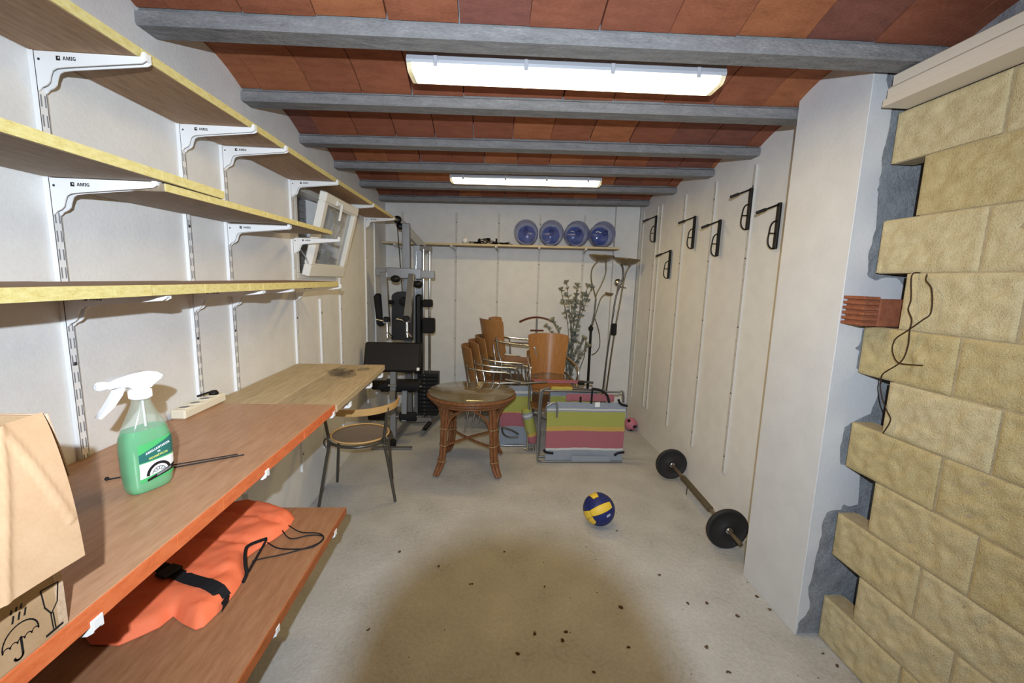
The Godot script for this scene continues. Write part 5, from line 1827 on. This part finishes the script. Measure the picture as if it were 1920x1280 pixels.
func jugs(y: float, k: float) -> void:
	var g := "empty blue water bottles on the back shelf"
	var shell := glass("jug_blue", col(70, 108, 200), 0.22, 0.04)
	var dark := glass("jug_rim", col(40, 60, 140), 0.85, 0.15)
	var t: Node3D = null
	for i in 4:
		var x: float = 0.435 + i * 0.272
		var label: String = "empty blue water bottle lying on the back shelf, " + ["leftmost, beside the black straps", "second from the black straps", "third from the black straps", "last, at the shelf's right end"][i]
		var at := Vector3(x, y, back_z(x) + 0.05)
		if t:
			dup(t, label, at)
			continue
		t = thing("water_bottle", label, "water bottle", Vector3.ZERO, g)
		# lies along +z, neck to the front
		var xf := Transform3D(Basis(Vector3.RIGHT, PI / 2), Vector3(0, 0.1335, 0))
		var st := S()
		var prof := [Vector2(0, 0.012), Vector2(0.06, 0.008), Vector2(0.10, 0.0), Vector2(0.122, 0.008), Vector2(0.131, 0.025)]
		for m in 4:
			var z := 0.04 + m * 0.062
			prof.append_array([Vector2(0.132, z), Vector2(0.1325, z + 0.012), Vector2(0.1325, z + 0.038), Vector2(0.1275, z + 0.05)])
		prof.append_array([Vector2(0.131, 0.295), Vector2(0.126, 0.315), Vector2(0.112, 0.34), Vector2(0.09, 0.358), Vector2(0.06, 0.372), Vector2(0.035, 0.38), Vector2(0.028, 0.386), Vector2(0.027, 0.42)])
		lathe(st, prof, 40, xf)
		obj("bottle_shell", st, shell, t)
		st = S()
		lathe(st, [Vector2(0.022, 0.40), Vector2(0.0285, 0.40), Vector2(0.031, 0.404), Vector2(0.031, 0.412), Vector2(0.0285, 0.418), Vector2(0.028, 0.432), Vector2(0.024, 0.434), Vector2(0.022, 0.43), Vector2(0.022, 0.40)], 24, xf)
		obj("neck_rim", st, dark, t)
		st = S()
		lathe(st, [Vector2(0, 0.018), Vector2(0.05, 0.016), Vector2(0.085, 0.006), Vector2(0.1, 0.004), Vector2(0.1, 0.008), Vector2(0.085, 0.011), Vector2(0.05, 0.022), Vector2(0, 0.024)], 32, xf)
		obj("thick_base", st, glass("jug_base", col(46, 78, 176), 0.42, 0.06), t)
		t.position = at
		t.rotation.y = -k

func floor_lamps() -> void:
	var g := "uplighter floor lamps in the far right corner"
	mat("brass", col(120, 108, 84), 0.35, 0.85)
	mat("smoked", col(120, 104, 78), 0.25, 0.2)
	# left lamp
	var t := thing("floor_lamp", "uplighter lamp with a black stem and small reading arm, left of the pair", "floor lamp", Vector3(1.16, 0, -4.62), g)
	var bowl := func(c: Vector3, r: float, tilt: Basis) -> void:
		var st := S()
		lathe(st, [Vector2(0, 0), Vector2(r * 0.35, 0.006), Vector2(r * 0.68, 0.026), Vector2(r * 0.92, 0.055), Vector2(r, 0.068), Vector2(r * 0.97, 0.068), Vector2(r * 0.88, 0.056), Vector2(r * 0.64, 0.032), Vector2(r * 0.3, 0.012), Vector2(0, 0.008)], 32, Transform3D(tilt, c))
		obj("bowl_shade", st, M.smoked, t)
	bowl.call(Vector3(1.215, 1.815, -4.58), 0.138, Basis(Vector3.BACK, -0.04))
	for q in [[Vector3(1.175, 1.82, -4.58), Vector3(1.125, 1.74, -4.60), Vector3(1.125, 1.62, -4.61), Vector3(1.165, 1.50, -4.62), Vector3(1.19, 1.42, -4.62)], [Vector3(1.265, 1.82, -4.58), Vector3(1.275, 1.70, -4.60), Vector3(1.24, 1.58, -4.61), Vector3(1.195, 1.47, -4.62), Vector3(1.185, 1.38, -4.62)]]:
		var st := S()
		tube(st, curve(q, 5), 0.0065, 8)
		obj("curved_arm", st, M.brass, t)
	var st := S()
	tube(st, curve([Vector3(1.19, 1.42, -4.62), Vector3(1.18, 1.25, -4.62), Vector3(1.155, 1.10, -4.62)], 5), 0.009, 8)
	obj("upper_stem", st, M.dark_steel, t)
	st = S()
	tube(st, [Vector3(1.155, 1.13, -4.62), Vector3(1.155, 0.02, -4.62)], 0.015, 10)
	obj("stem", st, M.black, t)
	st = S()
	box(st, Vector3(1.15, 1.09, -4.61), Vector3(0.05, 0.045, 0.045), 0.01)
	obj("joint", st, M.black, t)
	st = S()
	tube(st, curve([Vector3(1.165, 1.12, -4.61), Vector3(1.205, 1.30, -4.6), Vector3(1.235, 1.42, -4.59), Vector3(1.27, 1.465, -4.58), Vector3(1.30, 1.47, -4.57)], 5), 0.006, 8)
	obj("reading_arm", st, M.brass, t)
	st = S()
	lathe(st, [Vector2(0, 0), Vector2(0.03, 0.004), Vector2(0.048, 0.03), Vector2(0.046, 0.034), Vector2(0.03, 0.012), Vector2(0, 0.01)], 18, Transform3D(Basis(Vector3.BACK, -0.12), Vector3(1.315, 1.455, -4.565)))
	obj("reading_shade", st, M.smoked, t)
	st = S()
	tube(st, curve([Vector3(1.19, 1.2, -4.60), Vector3(1.24, 1.05, -4.59), Vector3(1.255, 0.9, -4.59), Vector3(1.21, 0.82, -4.59), Vector3(1.17, 0.8, -4.6)], 5), 0.004, 6)
	tube(st, curve([Vector3(1.10, 1.0, -4.60), Vector3(1.09, 0.8, -4.58), Vector3(1.05, 0.68, -4.56), Vector3(1.0, 0.52, -4.55)], 5), 0.004, 6)
	obj("flex", st, M.wire, t)
	st = S()
	lathe(st, [Vector2(0, 0), Vector2(0.13, 0), Vector2(0.135, 0.008), Vector2(0.12, 0.022), Vector2(0.02, 0.03), Vector2(0, 0.03)], 32, Transform3D(Basis(), Vector3(1.155, 0, -4.62)))
	obj("base", st, M.black, t)
	# right lamp, two parallel stems leaning together
	t = thing("floor_lamp", "uplighter lamp with twin slanting stems, right of the pair", "floor lamp", Vector3(1.36, 0, -4.58), g)
	bowl.call(Vector3(1.475, 1.785, -4.56), 0.146, Basis(Vector3.BACK, -0.08))
	st = S()
	tube(st, curve([Vector3(1.42, 1.81, -4.56), Vector3(1.455, 1.74, -4.57), Vector3(1.455, 1.62, -4.58), Vector3(1.40, 1.45, -4.58), Vector3(1.375, 1.18, -4.58), Vector3(1.34, 0.75, -4.58), Vector3(1.30, 0.03, -4.58)], 6), 0.0095, 8)
	obj("stem", st, M.dark_steel, t)
	st = S()
	tube(st, curve([Vector3(1.56, 1.83, -4.56), Vector3(1.50, 1.74, -4.57), Vector3(1.475, 1.62, -4.58), Vector3(1.45, 1.40, -4.58), Vector3(1.42, 1.15, -4.58), Vector3(1.385, 0.75, -4.58), Vector3(1.335, 0.03, -4.58)], 6), 0.0095, 8)
	obj("stem", st, M.brass, t)
	st = S()
	ball(st, Vector3(1.405, 1.60, -4.565), Vector3.ONE * 0.042, 16)
	obj("reading_globe", st, M.chrome, t)
	st = S()
	tube(st, [Vector3(1.41, 1.555, -4.57), Vector3(1.40, 1.45, -4.58)], 0.006, 8)
	tube(st, [Vector3(1.44, 1.555, -4.57), Vector3(1.50, 1.545, -4.56)], 0.005, 8)
	obj("reading_arm", st, M.brass, t)
	st = S()
	box(st, Vector3(1.395, 1.09, -4.575), Vector3(0.06, 0.13, 0.06), 0.012)
	obj("dimmer_box", st, M.black, t)
	st = S()
	lathe(st, [Vector2(0, 0), Vector2(0.135, 0), Vector2(0.14, 0.008), Vector2(0.125, 0.024), Vector2(0.03, 0.034), Vector2(0, 0.034)], 32, Transform3D(Basis(), Vector3(1.318, 0, -4.58)))
	obj("base", st, M.dark_steel, t)

func plant() -> void:
	var base := Vector3(0.93, 0, -4.62)
	var t := thing("dried_plant", "tall dried plant with pale grey flower cups beside the floor lamps", "plant", base)
	mat("stem_grey", col(96, 98, 92), 0.8)
	var cup := mat("cup_grey", col(150, 150, 132), 0.7)
	cup.backlight_enabled = true
	cup.backlight = Color(0.15, 0.15, 0.12)
	mat("leaf_grey", col(124, 130, 124), 0.75)
	var st := S()
	lathe(st, [Vector2(0, 0), Vector2(0.075, 0), Vector2(0.095, 0.1), Vector2(0.1, 0.22), Vector2(0.085, 0.36), Vector2(0.06, 0.44), Vector2(0.07, 0.47), Vector2(0.06, 0.47), Vector2(0.05, 0.44), Vector2(0, 0.43)], 24, Transform3D(Basis(), base))
	obj("vase", st, mat("vase_grey", col(110, 108, 104), 0.5), t)
	var r := RandomNumberGenerator.new()
	r.seed = 31
	var tips := [Vector3(0.80, 1.50, -4.60), Vector3(0.86, 1.58, -4.62), Vector3(0.97, 1.55, -4.60), Vector3(1.09, 1.54, -4.62), Vector3(1.13, 1.53, -4.60), Vector3(1.04, 1.45, -4.58), Vector3(0.92, 1.36, -4.58), Vector3(0.72, 1.16, -4.56), Vector3(0.66, 1.10, -4.58), Vector3(1.05, 0.98, -4.52), Vector3(1.09, 0.90, -4.50), Vector3(0.98, 1.44, -4.64)]
	var small := S()
	for tip in tips:
		var a := base + Vector3(r.randf_range(-0.03, 0.03), 0.42, r.randf_range(-0.03, 0.03))
		var mid := a.lerp(tip, 0.55) + Vector3((base.x + 0.02 - lerpf(a.x, tip.x, 0.55)) * 0.5, 0.03, 0)
		var cv := curve([a, mid, tip], 10)
		st = S()
		tube(st, cv, 0.0035, 5)
		obj("stem", st, M.stem_grey, t)
		st = S()
		var up: Vector3 = ((cv[-1] - cv[-3]) as Vector3).normalized()
		var u := up.cross(Vector3(0.2, 0.1, 1)).normalized()
		var sc := r.randf_range(0.85, 1.25)
		lathe(st, [Vector2(0.003, 0), Vector2(0.018, 0.01) * sc, Vector2(0.03, 0.03) * sc, Vector2(0.036, 0.036) * sc, Vector2(0.028, 0.032) * sc, Vector2(0.014, 0.016) * sc, Vector2(0, 0.012)], 9, Transform3D(Basis(u, up, u.cross(up)), tip), 1.0)
		obj("flower_cup", st, cup, t)
		for i in 34:
			var p: Vector3 = cv[clampi(int(r.randf_range(0.25, 0.98) * cv.size()), 0, cv.size() - 1)]
			var d := Vector3(r.randf_range(-1, 1), r.randf_range(-0.2, 0.9), r.randf_range(-0.6, 0.8)).normalized()
			var len := r.randf_range(0.03, 0.065)
			var s := d.cross(Vector3(r.randf(), r.randf(), r.randf())).normalized() * len * 0.3
			var n := d.cross(s).normalized() * 0.004
			var q := [p, p + d * len * 0.4 + s, p + d * len, p + d * len * 0.4 - s, p + d * len * 0.45 + n]
			tri(small, q[0], q[1], q[4], n); tri(small, q[1], q[2], q[4], n)
			tri(small, q[2], q[3], q[4], n); tri(small, q[3], q[0], q[4], n)
	var lf := obj("leaves", small, M.leaf_grey, t)
	lf.set_meta("kind", "stuff")
# ---------------------------------------------------------------- the photographer's camera, whose lens shades the flash
func photo_camera(xf: Transform3D) -> void:
	var t := thing("photo_camera", "black photo camera with flash on a tripod, standing at the near end of the room", "camera", Vector3(0, 0, 0.13))
	var st := S()
	# barrel round the taking lens, open at the front
	var axis := xf * Transform3D(Basis(Vector3.RIGHT, PI / 2), Vector3.ZERO)
	lathe(st, [Vector2(0.0595, -0.027), Vector2(0.0635, -0.027), Vector2(0.0635, 0.02), Vector2(0.05, 0.03), Vector2(0.05, 0.115), Vector2(0.04, 0.12)], 40, axis)
	lathe(st, [Vector2(0.0595, -0.027), Vector2(0.0595, 0.03), Vector2(0.0, 0.03)], 40, axis)
	obj("lens_barrel", st, M.black, t)
	st = S()
	box(st, xf * Vector3(0, 0, 0.175), Vector3(0.15, 0.11, 0.1), 0.015, xf.basis)
	box(st, xf * Vector3(0, 0.062, 0.15), Vector3(0.07, 0.03, 0.06), 0.01, xf.basis)
	box(st, xf * Vector3(-0.055, -0.01, 0.115), Vector3(0.035, 0.095, 0.03), 0.01, xf.basis)
	obj("body", st, M.black, t)
	st = S()
	box(st, xf * Vector3(0, 0.095, 0.215), Vector3(0.06, 0.04, 0.04), 0.008, xf.basis)
	box(st, xf * Vector3(0, 0.151, 0.232), Vector3(0.075, 0.048, 0.075), 0.006, xf.basis)
	obj("flash_unit", st, M.black, t)
	st = S()
	box(st, xf * Vector3(0, 0.151, 0.193), Vector3(0.062, 0.036, 0.004), 0.001, xf.basis)
	var m := mat("flash_panel", Color.WHITE, 0.4)
	m.emission_enabled = true
	m.emission = FLASH_COL
	m.emission_energy_multiplier = 3.0
	obj("flash_panel", st, m, t)
	st = S()
	tube(st, [xf * Vector3(0, -0.055, 0.155), Vector3(0, 1.38, 0.16), Vector3(0, 1.05, 0.16)], [0.02, 0.02, 0.016], 10)
	obj("tripod_head", st, M.black, t)
	for a in [0.0, 120.0, 240.0]:
		st = S()
		var d := Vector3(sin(deg_to_rad(a)), 0, cos(deg_to_rad(a)))
		tube(st, [Vector3(0, 1.36, 0.16) + d * 0.025, Vector3(0, 0.7, 0.16) + d * 0.22, Vector3(0, 0.0, 0.16) + d * 0.42], [0.014, 0.012, 0.009], 8)
		obj("tripod_leg", st, M.black, t)
